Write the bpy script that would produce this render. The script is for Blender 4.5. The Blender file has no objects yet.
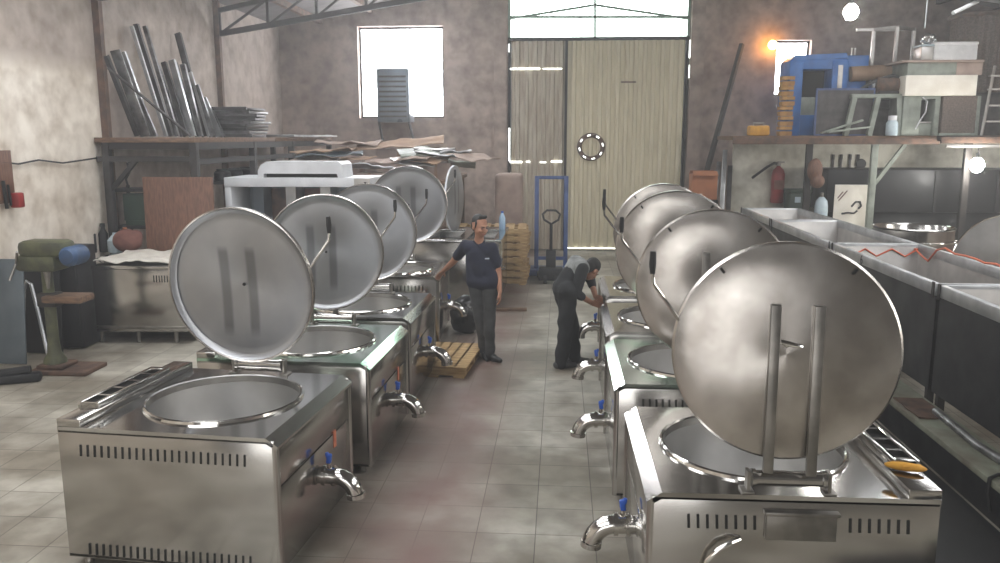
import bpy, bmesh, math, random
from mathutils import Vector, Matrix, Euler, noise
random.seed(7)
PI = math.pi
scn = bpy.context.scene
COL = scn.collection

# ---------------------------------------------------------------- camera model
F, PITCH, YAW, CH = 820.0, math.radians(9.96), math.radians(4.2), 2.65
fw = Vector((-math.sin(YAW)*math.cos(PITCH), math.cos(YAW)*math.cos(PITCH), -math.sin(PITCH)))
rt = Vector((math.cos(YAW), math.sin(YAW), 0)); upv = rt.cross(fw)
def ray(px, py): return rt*((px-500)/F) + upv*(-(py-281.5)/F) + fw
def at(px, py, Y):
    d = ray(px, py); return Vector((0, 0, CH)) + d*(Y/d.y)

# ---------------------------------------------------------------- materials
def lin(c):
    return tuple(((v/255)/12.92 if v/255 <= .04045 else ((v/255+.055)/1.055)**2.4) for v in c)
def newmat(name):
    m = bpy.data.materials.new(name); m.use_nodes = True
    nt = m.node_tree; b = nt.nodes['Principled BSDF']
    return m, nt, b
def mat(name, c1, c2=None, scale=4.0, rough=.6, metal=0.0, bump=0.0, rvar=0.0, stretch=(1, 1, 1), detail=6, lo=.35, hi=.65, coord='Object', bscale=None):
    m, nt, b = newmat(name); N, L = nt.nodes, nt.links
    c1 = lin(c1); c2 = lin(c2) if c2 else c1
    tc = N.new('ShaderNodeTexCoord'); mp = N.new('ShaderNodeMapping'); mp.inputs['Scale'].default_value = stretch
    L.new(tc.outputs[coord], mp.inputs[0])
    nz = N.new('ShaderNodeTexNoise'); nz.inputs['Scale'].default_value = scale; nz.inputs['Detail'].default_value = detail
    L.new(mp.outputs[0], nz.inputs[0])
    cr = N.new('ShaderNodeValToRGB'); cr.color_ramp.elements[0].position = lo; cr.color_ramp.elements[1].position = hi
    cr.color_ramp.elements[0].color = (*c1, 1); cr.color_ramp.elements[1].color = (*c2, 1)
    L.new(nz.outputs[0], cr.inputs[0]); L.new(cr.outputs[0], b.inputs['Base Color'])
    b.inputs['Metallic'].default_value = metal
    b.inputs['Roughness'].default_value = rough
    if rvar:
        mr = N.new('ShaderNodeMapRange'); mr.inputs['To Min'].default_value = max(0, rough-rvar); mr.inputs['To Max'].default_value = min(1, rough+rvar)
        mr.inputs['From Min'].default_value = .3; mr.inputs['From Max'].default_value = .7
        L.new(nz.outputs[0], mr.inputs[0]); L.new(mr.outputs[0], b.inputs['Roughness'])
    if bump:
        n2 = N.new('ShaderNodeTexNoise'); n2.inputs['Scale'].default_value = bscale or scale*4; n2.inputs['Detail'].default_value = 5
        L.new(mp.outputs[0], n2.inputs[0])
        bp = N.new('ShaderNodeBump'); bp.inputs['Strength'].default_value = bump; bp.inputs['Distance'].default_value = .02
        L.new(n2.outputs[0], bp.inputs['Height']); L.new(bp.outputs[0], b.inputs['Normal'])
    return m
def emis(name, c, s):
    m, nt, b = newmat(name)
    b.inputs['Base Color'].default_value = (*lin(c), 1)
    b.inputs['Emission Color'].default_value = (*lin(c), 1); b.inputs['Emission Strength'].default_value = s
    return m
def lid_mat(name, c1, c2, rough, aniso):
    m = mat(name, c1, c2, 3.4, rough, 1.0, lo=.3, hi=.7)
    nt = m.node_tree; b = nt.nodes['Principled BSDF']
    t = nt.nodes.new('ShaderNodeTangent'); t.direction_type = 'RADIAL'; t.axis = 'Z'
    nt.links.new(t.outputs[0], b.inputs['Tangent']); b.inputs['Anisotropic'].default_value = aniso
    return m

M = {}
M['steel'] = mat('brushed_steel', (186, 183, 179), (170, 168, 164), 2.0, .17, 1)
M['deck'] = mat('polished_steel', (198, 197, 194), (180, 179, 176), 1.6, .12, 1)
M['bright'] = mat('mirror_steel', (215, 213, 208), (195, 192, 188), 5, .1, 1)
M['pot'] = mat('pot_steel', (206, 205, 203), (188, 187, 185), 3, .36, 1)
M['lidout'] = lid_mat('turned_lid_steel', (206, 201, 195), (150, 144, 138), .24, .82)
M['lidin'] = lid_mat('dull_lid_steel', (172, 173, 175), (156, 157, 160), .45, .45)
M['bar'] = mat('lid_bar_steel', (150, 146, 140), (120, 117, 112), 6, .4, 1)
M['dark'] = mat('slot_shadow_black', (24, 23, 22), (14, 14, 14), 8, .8)
M['galv'] = mat('galvanised_sheet', (204, 205, 206), (176, 178, 180), 5, .42, 1)
M['galvpale'] = mat('pale_galvanised_sheet', (198, 194, 190), (170, 167, 164), 3, .42, .95)
M['blacksteel'] = mat('black_painted_steel', (30, 30, 32), (20, 20, 22), 3, .5, .2, rvar=.1)
M['blackrub'] = mat('black_rubber', (26, 26, 27), (18, 18, 19), 8, .6)
M['bag'] = mat('black_plastic_film', (30, 30, 32), (20, 20, 22), 8, .22)
M['blue'] = mat('blue_valve_plastic', (40, 92, 190), (30, 75, 165), 8, .35)
M['bluep'] = mat('blue_machine_paint', (44, 116, 196), (34, 92, 164), 3, .4, rvar=.1)
M['bluef'] = mat('blue_frame_paint', (70, 92, 142), (50, 66, 108), 6, .5)
M['red'] = mat('red_paint', (150, 38, 36), (122, 28, 27), 5, .4)
M['sticker'] = mat('faded_red_sticker', (178, 92, 66), (196, 120, 90), 30, .6)
M['white'] = mat('white_enamel', (226, 227, 230), (206, 207, 210), 3, .4)
M['cream'] = mat('cream_enamel', (244, 238, 226), (228, 220, 206), 3, .5)
M['paper'] = mat('white_crumpled_film', (224, 220, 210), (200, 194, 184), 5, .5, bump=.3, bscale=14)
M['greygreen'] = mat('grey_green_paint', (150, 156, 146), (122, 128, 118), 5, .5)
M['olive'] = mat('olive_machine_paint', (88, 90, 62), (58, 60, 44), 8, .5)
M['greenbin'] = mat('dark_green_plastic', (44, 66, 52), (34, 52, 42), 4, .5)
M['wood'] = mat('pallet_wood', (188, 158, 112), (146, 116, 76), 4, .8, stretch=(1, 6, 6), bump=.1)
M['woodb'] = mat('board_wood_brown', (118, 84, 66), (92, 62, 48), 5, .6, stretch=(8, 8, 1.5))
M['plankw'] = mat('worn_shelf_wood', (124, 96, 74), (86, 66, 52), 5, .8, stretch=(1.5, 6, 6))
M['card'] = mat('cardboard_brown', (168, 140, 116), (146, 118, 96), 3, .85)
M['cardp'] = mat('faded_cardboard_pink', (178, 158, 146), (150, 130, 120), 3, .85)
M['carton'] = mat('carton_orange_brown', (160, 100, 64), (138, 84, 52), 3, .8)
M['darksteel'] = mat('dark_angle_iron', (48, 43, 40), (34, 31, 29), 5, .7, .1)
M['rust'] = mat('rusty_steel', (112, 86, 70), (78, 62, 54), 8, .75, .2, bump=.1)
M['ledge'] = mat('pale_green_channel_paint', (142, 146, 128), (104, 96, 82), 2.2, .6, rvar=.1, lo=.45, hi=.68)
M['profile'] = mat('steel_profile', (150, 150, 150), (92, 90, 90), 6, .4, .8)
M['profdark'] = mat('dark_steel_profile', (84, 80, 80), (54, 52, 52), 6, .5, .6)
M['orange'] = mat('orange_cord', (222, 104, 58), (200, 84, 44), 9, .5)
M['yellow'] = mat('yellow_foam', (206, 152, 46), (180, 126, 34), 9, .7)
M['ylwood'] = mat('yellow_crate_wood', (190, 146, 82), (150, 106, 56), 6, .7)
M['foam'] = mat('white_styrofoam', (240, 240, 240), (228, 228, 228), 9, .8)
M['foil'] = mat('crumpled_foil', (220, 220, 220), (180, 180, 180), 9, .2, 1)
M['speck'] = mat('speckled_brown_panel', (120, 106, 98), (92, 80, 74), 30, .8, bump=.2)
M['clearp'] = mat('pale_plastic', (190, 205, 212), (170, 186, 196), 6, .25)
M['bluewater'] = mat('pale_blue_bottle_plastic', (168, 196, 220), (140, 172, 204), 6, .15)
M['ink'] = mat('black_marker_ink', (30, 30, 34), None, 4, .6)
M['greysheet'] = mat('blue_grey_sheet', (118, 128, 136), (96, 106, 114), 2, .35, .5, rvar=.1)
M['helmet'] = mat('faded_maroon_cloth', (126, 84, 74), (104, 66, 58), 8, .8)
M['skin'] = mat('skin', (176, 128, 102), (160, 112, 88), 9, .55)
M['hair'] = mat('black_hair', (28, 24, 22), (18, 16, 15), 30, .6)
M['eye'] = mat('dark_eye', (26, 20, 18), None, 4, .3)
M['lip'] = mat('lip', (140, 86, 74), None, 4, .5)
M['navy'] = mat('navy_shirt_cloth', (24, 28, 50), (18, 21, 40), 12, .85)
M['charcoal'] = mat('charcoal_trouser_cloth', (66, 66, 66), (52, 52, 52), 12, .85)
M['blackcloth'] = mat('black_overall_cloth', (30, 31, 34), (22, 23, 25), 12, .85)
M['greycloth'] = mat('grey_vest_cloth', (140, 142, 140), (116, 118, 116), 12, .85)
M['shoe'] = mat('black_shoe', (26, 25, 25), (18, 17, 17), 8, .45)
M['shoegrey'] = mat('dusty_grey_shoe', (70, 70, 70), (54, 54, 54), 8, .6)
M['logo'] = mat('pale_embroidery', (190, 196, 206), None, 4, .7)
M['daylight'] = emis('daylight_pane', (250, 250, 255), 16.0)
M['daygreen'] = emis('green_tinted_daylight_pane', (240, 255, 248), 6.0)
M['daygap'] = emis('daylight_gap', (250, 255, 250), 3.0)
M['skyfill'] = emis('roof_light_and_fill_pane', (248, 250, 253), 8.0)
M['gatelight'] = emis('open_gate_daylight', (250, 250, 250), 2.2)
M['sidefill'] = emis('side_fill_daylight', (255, 252, 246), 5.5)
M['bulb'] = emis('lamp_glow', (255, 253, 246), 150.0)
M['bulbw'] = emis('warm_lamp_glow', (255, 176, 84), 40.0)
M['tubelight'] = mat('white_tube', (214, 214, 214), None, 4, .3)

# floor: cement tiles with stains
def floor_mat():
    m, nt, b = newmat('cement_tiles'); N, L = nt.nodes, nt.links
    tc = N.new('ShaderNodeTexCoord')
    mp = N.new('ShaderNodeMapping'); mp.inputs['Location'].default_value = (.14, .02, 0); L.new(tc.outputs['Object'], mp.inputs[0])
    bk = N.new('ShaderNodeTexBrick'); bk.offset = 0.0; bk.inputs['Scale'].default_value = 1
    bk.inputs['Brick Width'].default_value = .4; bk.inputs['Row Height'].default_value = .4
    bk.inputs['Mortar Size'].default_value = .004; bk.inputs['Mortar Smooth'].default_value = .4
    bk.inputs['Color1'].default_value = (*lin((186, 181, 168)), 1); bk.inputs['Color2'].default_value = (*lin((166, 161, 149)), 1)
    bk.inputs['Mortar'].default_value = (*lin((104, 98, 90)), 1); L.new(mp.outputs[0], bk.inputs[0])
    n1 = N.new('ShaderNodeTexNoise'); n1.inputs['Scale'].default_value = .9; n1.inputs['Detail'].default_value = 7; L.new(tc.outputs['Object'], n1.inputs[0])
    r1 = N.new('ShaderNodeValToRGB'); r1.color_ramp.elements[0].position = .40; r1.color_ramp.elements[1].position = .60
    r1.color_ramp.elements[0].color = (*lin((156, 146, 134)), 1); r1.color_ramp.elements[1].color = (1, 1, 1, 1); L.new(n1.outputs[0], r1.inputs[0])
    mx = N.new('ShaderNodeMixRGB'); mx.blend_type = 'MULTIPLY'; mx.inputs[0].default_value = .75
    L.new(bk.outputs[0], mx.inputs[1]); L.new(r1.outputs[0], mx.inputs[2])
    n2 = N.new('ShaderNodeTexNoise'); n2.inputs['Scale'].default_value = 5; n2.inputs['Detail'].default_value = 8; L.new(tc.outputs['Object'], n2.inputs[0])
    r2 = N.new('ShaderNodeValToRGB'); r2.color_ramp.elements[0].position = .3; r2.color_ramp.elements[1].position = .6
    r2.color_ramp.elements[0].color = (.42, .39, .35, 1); r2.color_ramp.elements[1].color = (1, 1, 1, 1); L.new(n2.outputs[0], r2.inputs[0])
    m2 = N.new('ShaderNodeMixRGB'); m2.blend_type = 'MULTIPLY'; m2.inputs[0].default_value = .6
    L.new(mx.outputs[0], m2.inputs[1]); L.new(r2.outputs[0], m2.inputs[2])
    # reddish stain band along the aisle edge
    sx = N.new('ShaderNodeSeparateXYZ'); L.new(tc.outputs['Object'], sx.inputs[0])
    ad = N.new('ShaderNodeMath'); ad.operation = 'ADD'; ad.inputs[1].default_value = 1.0; L.new(sx.outputs[0], ad.inputs[0])
    ab = N.new('ShaderNodeMath'); ab.operation = 'ABSOLUTE'; L.new(ad.outputs[0], ab.inputs[0])
    mr = N.new('ShaderNodeMapRange'); mr.inputs['From Min'].default_value = .2; mr.inputs['From Max'].default_value = .75
    mr.inputs['To Min'].default_value = 1.5; mr.inputs['To Max'].default_value = 0; L.new(ab.outputs[0], mr.inputs[0])
    mu = N.new('ShaderNodeMath'); mu.operation = 'MULTIPLY'; L.new(mr.outputs[0], mu.inputs[0])
    n3 = N.new('ShaderNodeTexNoise'); n3.inputs['Scale'].default_value = 1.7; n3.inputs['Detail'].default_value = 6; L.new(tc.outputs['Object'], n3.inputs[0])
    L.new(n3.outputs[0], mu.inputs[1])
    m3 = N.new('ShaderNodeMixRGB'); m3.inputs[2].default_value = (*lin((112, 88, 80)), 1); L.new(mu.outputs[0], m3.inputs[0]); L.new(m2.outputs[0], m3.inputs[1])
    L.new(m3.outputs[0], b.inputs['Base Color'])
    rr = N.new('ShaderNodeMapRange'); rr.inputs['To Min'].default_value = .32; rr.inputs['To Max'].default_value = .65; L.new(n2.outputs[0], rr.inputs[0]); L.new(rr.outputs[0], b.inputs['Roughness'])
    bp = N.new('ShaderNodeBump'); bp.inputs['Strength'].default_value = .25; bp.inputs['Distance'].default_value = .01; L.new(n2.outputs[0], bp.inputs['Height']); L.new(bp.outputs[0], b.inputs['Normal'])
    return m
M['floor'] = floor_mat()
def wall_mat(name, base, stain, dirt, zline=None, upper=None, ymax=None):
    """plaster with patchy stains; optionally a sunlit band painted paler below zline up to ymax"""
    m, nt, b = newmat(name); N, L = nt.nodes, nt.links
    tc = N.new('ShaderNodeTexCoord')
    def noise_ramp(scale, lo, hi, a, c, det=7):
        n = N.new('ShaderNodeTexNoise'); n.inputs['Scale'].default_value = scale; n.inputs['Detail'].default_value = det; L.new(tc.outputs['Object'], n.inputs[0])
        r = N.new('ShaderNodeValToRGB'); r.color_ramp.elements[0].position = lo; r.color_ramp.elements[1].position = hi
        r.color_ramp.elements[0].color = (*a, 1); r.color_ramp.elements[1].color = (*c, 1); L.new(n.outputs[0], r.inputs[0]); return r, n
    r1, n1 = noise_ramp(.8, .35, .65, lin(stain), lin(base))
    r2, n2 = noise_ramp(4.0, .26, .64, lin(dirt), (1, 1, 1), 13)
    cur = r1
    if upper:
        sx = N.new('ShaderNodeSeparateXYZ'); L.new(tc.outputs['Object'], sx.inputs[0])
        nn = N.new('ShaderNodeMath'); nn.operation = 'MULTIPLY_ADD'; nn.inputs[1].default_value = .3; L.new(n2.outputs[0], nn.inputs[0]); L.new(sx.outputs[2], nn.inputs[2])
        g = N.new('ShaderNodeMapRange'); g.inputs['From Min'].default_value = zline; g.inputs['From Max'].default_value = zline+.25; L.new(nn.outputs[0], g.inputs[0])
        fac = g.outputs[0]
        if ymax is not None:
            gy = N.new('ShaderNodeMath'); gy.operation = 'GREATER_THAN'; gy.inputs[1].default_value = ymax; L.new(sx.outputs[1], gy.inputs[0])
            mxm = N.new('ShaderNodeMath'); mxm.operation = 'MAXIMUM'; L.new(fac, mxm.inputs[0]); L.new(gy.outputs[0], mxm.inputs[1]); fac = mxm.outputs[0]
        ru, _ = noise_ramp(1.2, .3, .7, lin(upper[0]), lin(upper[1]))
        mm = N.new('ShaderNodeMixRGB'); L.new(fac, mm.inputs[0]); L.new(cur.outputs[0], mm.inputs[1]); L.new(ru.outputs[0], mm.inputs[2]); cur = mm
    m2 = N.new('ShaderNodeMixRGB'); m2.blend_type = 'MULTIPLY'; m2.inputs[0].default_value = .62
    L.new(cur.outputs[0], m2.inputs[1]); L.new(r2.outputs[0], m2.inputs[2]); L.new(m2.outputs[0], b.inputs['Base Color'])
    b.inputs['Roughness'].default_value = .85
    bp = N.new('ShaderNodeBump'); bp.inputs['Strength'].default_value = .4; bp.inputs['Distance'].default_value = .02; L.new(n2.outputs[0], bp.inputs['Height']); L.new(bp.outputs[0], b.inputs['Normal'])
    return m
M['wall_left'] = wall_mat('sun_banded_plaster', (242, 234, 222), (214, 203, 188), (170, 156, 138), 3.62, ((168, 156, 147), (188, 176, 165)), 11.6)  # pale lower band stands for sunlight on the wall, put into the colour
M['wall_back'] = wall_mat('bare_plaster', (186, 168, 156), (154, 138, 128), (128, 114, 104))
M['wall_front'] = wall_mat('light_plaster', (150, 147, 143), (128, 125, 121), (120, 116, 112))
M['wall_low'] = wall_mat('grimy_whitewash', (240, 237, 224), (208, 204, 190), (160, 152, 138))
M['roof'] = mat('fibre_cement_roof', (112, 108, 106), (88, 84, 82), 2, .85)
M['doorl'] = mat('weathered_translucent_door', (198, 190, 172), (158, 142, 124), 3, .6, stretch=(5, 5, .6), lo=.3, hi=.7)
M['doorr'] = mat('pale_green_beige_door', (222, 212, 184), (204, 194, 166), 3, .55, stretch=(4, 4, .6), lo=.3, hi=.7)

# ---------------------------------------------------------------- mesh builder
class MB:
    def __init__(s): s.bm = bmesh.new()
    def box(s, x0, x1, y0, y1, z0, z1, bev=0, T=None):
        t = bmesh.new(); bmesh.ops.create_cube(t, size=1)
        for v in t.verts:
            v.co = Vector((x0+(v.co.x+.5)*(x1-x0), y0+(v.co.y+.5)*(y1-y0), z0+(v.co.z+.5)*(z1-z0)))
        if bev: bmesh.ops.bevel(t, geom=t.edges[:], offset=min(bev, .45*min(abs(x1-x0), abs(y1-y0), abs(z1-z0))), segments=2, profile=.5, affect='EDGES')
        return s.add(t, T)
    def obox(s, c, size, rot=(0, 0, 0), bev=0):
        T = Matrix.Translation(Vector(c)) @ Euler(rot).to_matrix().to_4x4()
        a, b, c_ = [q/2 for q in size]
        return s.box(-a, a, -b, b, -c_, c_, bev, T)
    def beam(s, p, q, w, h=None, bev=0):
        """square bar from p to q"""
        p, q = Vector(p), Vector(q); d = q-p; h = h or w
        T = Matrix.Translation((p+q)/2) @ d.to_track_quat('Z', 'Y').to_matrix().to_4x4()
        return s.box(-w/2, w/2, -h/2, h/2, -d.length/2, d.length/2, bev, T)
    def add(s, t, T=None):
        if T is not None: bmesh.ops.transform(t, matrix=T, verts=t.verts)
        me = bpy.data.meshes.new('tmp'); t.to_mesh(me); t.free(); s.bm.from_mesh(me); bpy.data.meshes.remove(me); return s
    def tube(s, pts, r, n=10, closed=False):
        pts = [Vector(p) for p in pts]; rs = r if isinstance(r, (list, tuple)) else [r]*len(pts)
        t = bmesh.new(); rings = []
        u = None; k = len(pts)
        for i, p in enumerate(pts):
            if closed: d = pts[(i+1) % k]-pts[i-1]
            else: d = (pts[min(i+1, k-1)]-pts[max(i-1, 0)])
            d.normalize()
            if u is None: u = d.orthogonal().normalized()
            else:
                u = u-d*u.dot(d)
                u = u.normalized() if u.length > 1e-6 else d.orthogonal().normalized()
            v = d.cross(u)
            rings.append([t.verts.new(p+(u*math.cos(2*PI*j/n)+v*math.sin(2*PI*j/n))*rs[i]) for j in range(n)])
        for i in range(k if closed else k-1):
            a, b = rings[i], rings[(i+1) % k]
            for j in range(n): t.faces.new((a[j], a[(j+1) % n], b[(j+1) % n], b[j]))
        if not closed:
            t.faces.new(rings[0][::-1]); t.faces.new(rings[-1])
        return s.add(t)
    def lathe(s, prof, n=32, T=None, cap=True):
        t = bmesh.new(); rings = []
        for r, z in prof:
            if r < 1e-5: rings.append([t.verts.new((0, 0, z))])
            else: rings.append([t.verts.new((r*math.cos(2*PI*j/n), r*math.sin(2*PI*j/n), z)) for j in range(n)])
        for a, b in zip(rings, rings[1:]):
            for j in range(n):
                j2 = (j+1) % n
                if len(a) == 1 and len(b) == 1: continue
                if len(a) == 1: t.faces.new((a[0], b[j], b[j2]))
                elif len(b) == 1: t.faces.new((a[j], a[j2], b[0]))
                else: t.faces.new((a[j], a[j2], b[j2], b[j]))
        if cap:
            if len(rings[0]) > 1: t.faces.new(rings[0][::-1])
            if len(rings[-1]) > 1: t.faces.new(rings[-1])
        bmesh.ops.recalc_face_normals(t, faces=t.faces)
        return s.add(t, T)
    def prism(s, poly, d0, d1, T=None):
        """poly in x,z extruded along y from d0 to d1"""
        t = bmesh.new()
        a = [t.verts.new((x, d0, z)) for x, z in poly]; b = [t.verts.new((x, d1, z)) for x, z in poly]
        t.faces.new(a); t.faces.new(b[::-1]); k = len(poly)
        for i in range(k): t.faces.new((a[i], b[i], b[(i+1) % k], a[(i+1) % k]))
        bmesh.ops.recalc_face_normals(t, faces=t.faces)
        return s.add(t, T)
    def ball(s, c, r, n=2, sc=(1, 1, 1), rot=(0, 0, 0)):
        t = bmesh.new(); bmesh.ops.create_icosphere(t, subdivisions=n, radius=1)
        T = Matrix.Translation(Vector(c)) @ Euler(rot).to_matrix().to_4x4() @ Matrix.Diagonal((r*sc[0], r*sc[1], r*sc[2], 1))
        return s.add(t, T)
    def capsule(s, a, b, ra, rb, n=14):
        a, b = Vector(a), Vector(b); d = b-a; Ln = d.length
        prof = [(ra*math.sin(k*PI/8), -ra*math.cos(k*PI/8)) for k in range(0, 5)] + [(rb*math.cos(k*PI/8), Ln+rb*math.sin(k*PI/8)) for k in range(0, 5)]
        prof[0] = (0, -ra); prof[-1] = (0, Ln+rb)
        T = Matrix.Translation(a) @ d.to_track_quat('Z', 'Y').to_matrix().to_4x4()
        return s.lathe(prof, n, T, cap=False)
    def sheet(s, w, d, th, T=None, nx=14, ny=10, amp=.02, seed=0, fr=3.0):
        """a crumpled sheet with thickness, centred on the origin"""
        t = bmesh.new(); top, bot = [], []
        for i in range(nx+1):
            for j in range(ny+1):
                x = (i/nx-.5)*w; y = (j/ny-.5)*d
                z = amp*(noise.noise(Vector((x*fr+seed*7.1, y*fr, seed)))+.5*noise.noise(Vector((x*fr*2.7, y*fr*2.7, seed+4))))
                top.append(t.verts.new((x, y, z+th))); bot.append(t.verts.new((x, y, z)))
        I = lambda i, j: i*(ny+1)+j
        for i in range(nx):
            for j in range(ny):
                t.faces.new((top[I(i, j)], top[I(i+1, j)], top[I(i+1, j+1)], top[I(i, j+1)]))
                t.faces.new((bot[I(i, j)], bot[I(i, j+1)], bot[I(i+1, j+1)], bot[I(i+1, j)]))
        for i in range(nx):
            for j in (0, ny): t.faces.new((top[I(i, j)], top[I(i+1, j)], bot[I(i+1, j)], bot[I(i, j)]))
        for j in range(ny):
            for i in (0, nx): t.faces.new((top[I(i, j)], top[I(i, j+1)], bot[I(i, j+1)], bot[I(i, j)]))
        bmesh.ops.recalc_face_normals(t, faces=t.faces)
        return s.add(t, T)
    def remesh(s, vox, smooth=4):
        me = bpy.data.meshes.new('tmp'); s.bm.to_mesh(me); s.bm.free()
        o = bpy.data.objects.new('tmp', me); COL.objects.link(o)
        m = o.modifiers.new('r', 'REMESH'); m.mode = 'VOXEL'; m.voxel_size = vox
        if smooth: q = o.modifiers.new('s', 'SMOOTH'); q.iterations = smooth; q.factor = .5
        dg = bpy.context.evaluated_depsgraph_get(); ev = o.evaluated_get(dg)
        nm = bpy.data.meshes.new_from_object(ev); s.bm = bmesh.new(); s.bm.from_mesh(nm)
        bpy.data.objects.remove(o); bpy.data.meshes.remove(me); bpy.data.meshes.remove(nm)
        return s
    def build(s, name, m, parent=None, loc=None, rot=None, smooth=True, ang=35):
        me = bpy.data.meshes.new(name); s.bm.to_mesh(me); s.bm.free()
        me.materials.append(m)
        if smooth:
            me.shade_smooth(); me.set_sharp_from_angle(angle=math.radians(ang))
        o = bpy.data.objects.new(name, me); COL.objects.link(o)
        if parent: o.parent = parent
        if loc is not None: o.location = loc
        if rot is not None: o.rotation_euler = rot
        return o
def tag(o, label, cat, group=None):
    o['label'] = label; o['category'] = cat
    if group: o['group'] = group
    return o
def thing(name, label, cat, loc=(0, 0, 0), rz=0, group=None):
    o = bpy.data.objects.new(name, None); COL.objects.link(o); o.location = loc; o.rotation_euler = (0, 0, rz); o.empty_display_size = .1
    return tag(o, label, cat, group)
def struct(name, mb, m, parent=None, **k):
    o = mb.build(name, m, parent, **k)
    if parent is None: o['kind'] = 'structure'
    return o
def dup(root, loc, rz, label, group=None):
    r = root.copy(); COL.objects.link(r); r.location = loc; r.rotation_euler = (0, 0, rz); r['label'] = label
    if group: r['group'] = group
    out = {}
    for ch in list(root.children):
        c = ch.copy(); COL.objects.link(c); c.parent = r; out.setdefault(ch.name.split('.')[0], c)
        for g in list(ch.children):
            d = g.copy(); COL.objects.link(d); d.parent = c
    return r, out
def part(r, name):
    return [c for c in r.children if c.name.split('.')[0] == name][0]

# ================================================================ SETTING
XL, XR, YB, YF = -6.6, 10.6, 19.4, -7.0
XC, ZE, SL = 2.0, 5.2, .2
ZR = ZE+SL*(XC-XL)
struct('floor', MB().box(XL-.3, XR+.3, YF-.3, YB+.3, -.1, 0), M['floor'])
# left wall with openings behind the camera
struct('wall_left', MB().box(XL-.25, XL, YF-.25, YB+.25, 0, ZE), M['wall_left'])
struct('wall_right', MB().box(XR, XR+.25, YF-.25, YB+.25, 0, 2.2).box(XR, XR+.25, YF-.25, YB+.25, 4.7, ZE).box(XR, XR+.25, YF-.25, 1.0, 2.2, 4.7).box(XR, XR+.25, 10.0, YB+.25, 2.2, 4.7), M['wall_back'])
w5 = MB()  # unseen glowing window, added to brighten the left wall and the lids
for y_ in (1.0, 4.0, 7.0, 9.94): w5.box(XR+.05, XR+.11, y_, y_+.06, 2.2, 4.7)
w5o = struct('fill_window', w5.box(XR+.05, XR+.11, 1, 10, 2.2, 2.26).box(XR+.05, XR+.11, 1, 10, 4.64, 4.7), M['darksteel'])
struct('window_pane', MB().box(XR+.14, XR+.16, 1, 10, 2.2, 4.7), M['sidefill'], w5o)  # glowing pane of the added fill window, unseen
def wall_with_holes(y0, y1, holes):
    """gable wall in XZ with rectangular holes, built of prisms"""
    mb = MB(); xs = sorted({XL, XR, XC, *[h[0] for h in holes], *[h[1] for h in holes]})
    roof = lambda x: ZE+SL*((x-XL) if x <= XC else (XR-x))
    for a, b in zip(xs, xs[1:]):
        hs = sorted([h for h in holes if h[0] <= a+1e-6 and h[1] >= b-1e-6], key=lambda h: h[2]); z = 0
        for h in hs:
            if h[2] > z+1e-4: mb.prism([(a, z), (b, z), (b, h[2]), (a, h[2])], y0, y1)
            z = h[3]
        mb.prism([(a, z), (b, z), (b, roof(b)), (a, roof(a))], y0, y1)
    return mb
DX0, DX1, DZ, CZ = -1.24, 2.86, 4.88, 5.95
w1 = (at(357, 27, YB).x, at(443, 27, YB).x, at(400, 118, YB).z, at(400, 26, YB).z)
w2 = (at(777, 40, YB).x, at(812, 40, YB).x, at(790, 96, YB).z, at(790, 40, YB).z)
struct('wall_back', wall_with_holes(YB, YB+.3, [w1, w2, (DX0, DX1, 0, CZ)]), M['wall_back'])
G0 = (-4.5, .3, 0, 4.2); G1 = (3.0, 8.2, 1.6, 4.4)
struct('wall_front', wall_with_holes(YF-.3, YF, [G0]), M['wall_front'])
for nm, h, y in (('window_1', w1, YB+.2), ('window_2', w2, YB+.2)):
    fr = struct(nm, MB().box(h[0], h[1], y-.02, y, h[2], h[2]+.05).box(h[0], h[1], y-.02, y, h[3]-.05, h[3]).box(h[0], h[0]+.05, y-.02, y, h[2], h[3]).box(h[1]-.05, h[1], y-.02, y, h[2], h[3]), M['darksteel'])
    struct('window_pane', MB().box(h[0], h[1], y, y+.02, h[2], h[3]), M['daylight'], fr)
# openings of the hall behind the camera
for nm, h in (('door_2', G0),):
    y = YF-.2
    fr = struct(nm, MB().box(h[0], h[1], y, y+.05, h[3]-.08, h[3]).box(h[0], h[0]+.08, y, y+.05, h[2], h[3]).box(h[1]-.08, h[1], y, y+.05, h[2], h[3]), M['darksteel'])
    struct('daylight_pane', MB().box(h[0], h[1], y-.03, y-.01, h[2], h[3]), M['gatelight'], fr)
# roof : two corrugated slopes; glowing strips, mostly out of view, added as fill light
def roof_slope(x0, x1, z0, z1, holes):
    mb = MB(); ys = sorted({YF-.3, YB+.3, *[h[0] for h in holes], *[h[1] for h in holes]})
    def zz(x): return z0+(z1-z0)*(x-x0)/(x1-x0)
    for a, b in zip(ys, ys[1:]):
        hs = [h for h in holes if h[0] <= a+1e-6 and h[1] >= b-1e-6]
        segs = [(x0, x1)]
        if hs: segs = [(x0, hs[0][2]), (hs[0][3], x1)]
        for p, q in segs: mb.prism([(p, zz(p)), (q, zz(q)), (q, zz(q)+.06), (p, zz(p)+.06)], a, b)
    return mb, zz
LH = [(-5, -3, -5.4, -1.6), (-1, 1, -5.4, -1.6), (3.5, 5.5, -5.4, -1.6), (8, 10, -5.4, -1.6), (13, 14.2, -5.4, -1.6), (16.9, 17.9, -4.0, -1.6)]
RH = [(-3, -1, 5.6, 8.4), (2, 4, 5.0, 8.4), (6.5, 8.5, 5.0, 8.4), (10.8, 12.2, 5.6, 8.4), (14, 15, 5.6, 8.4)]
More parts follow.
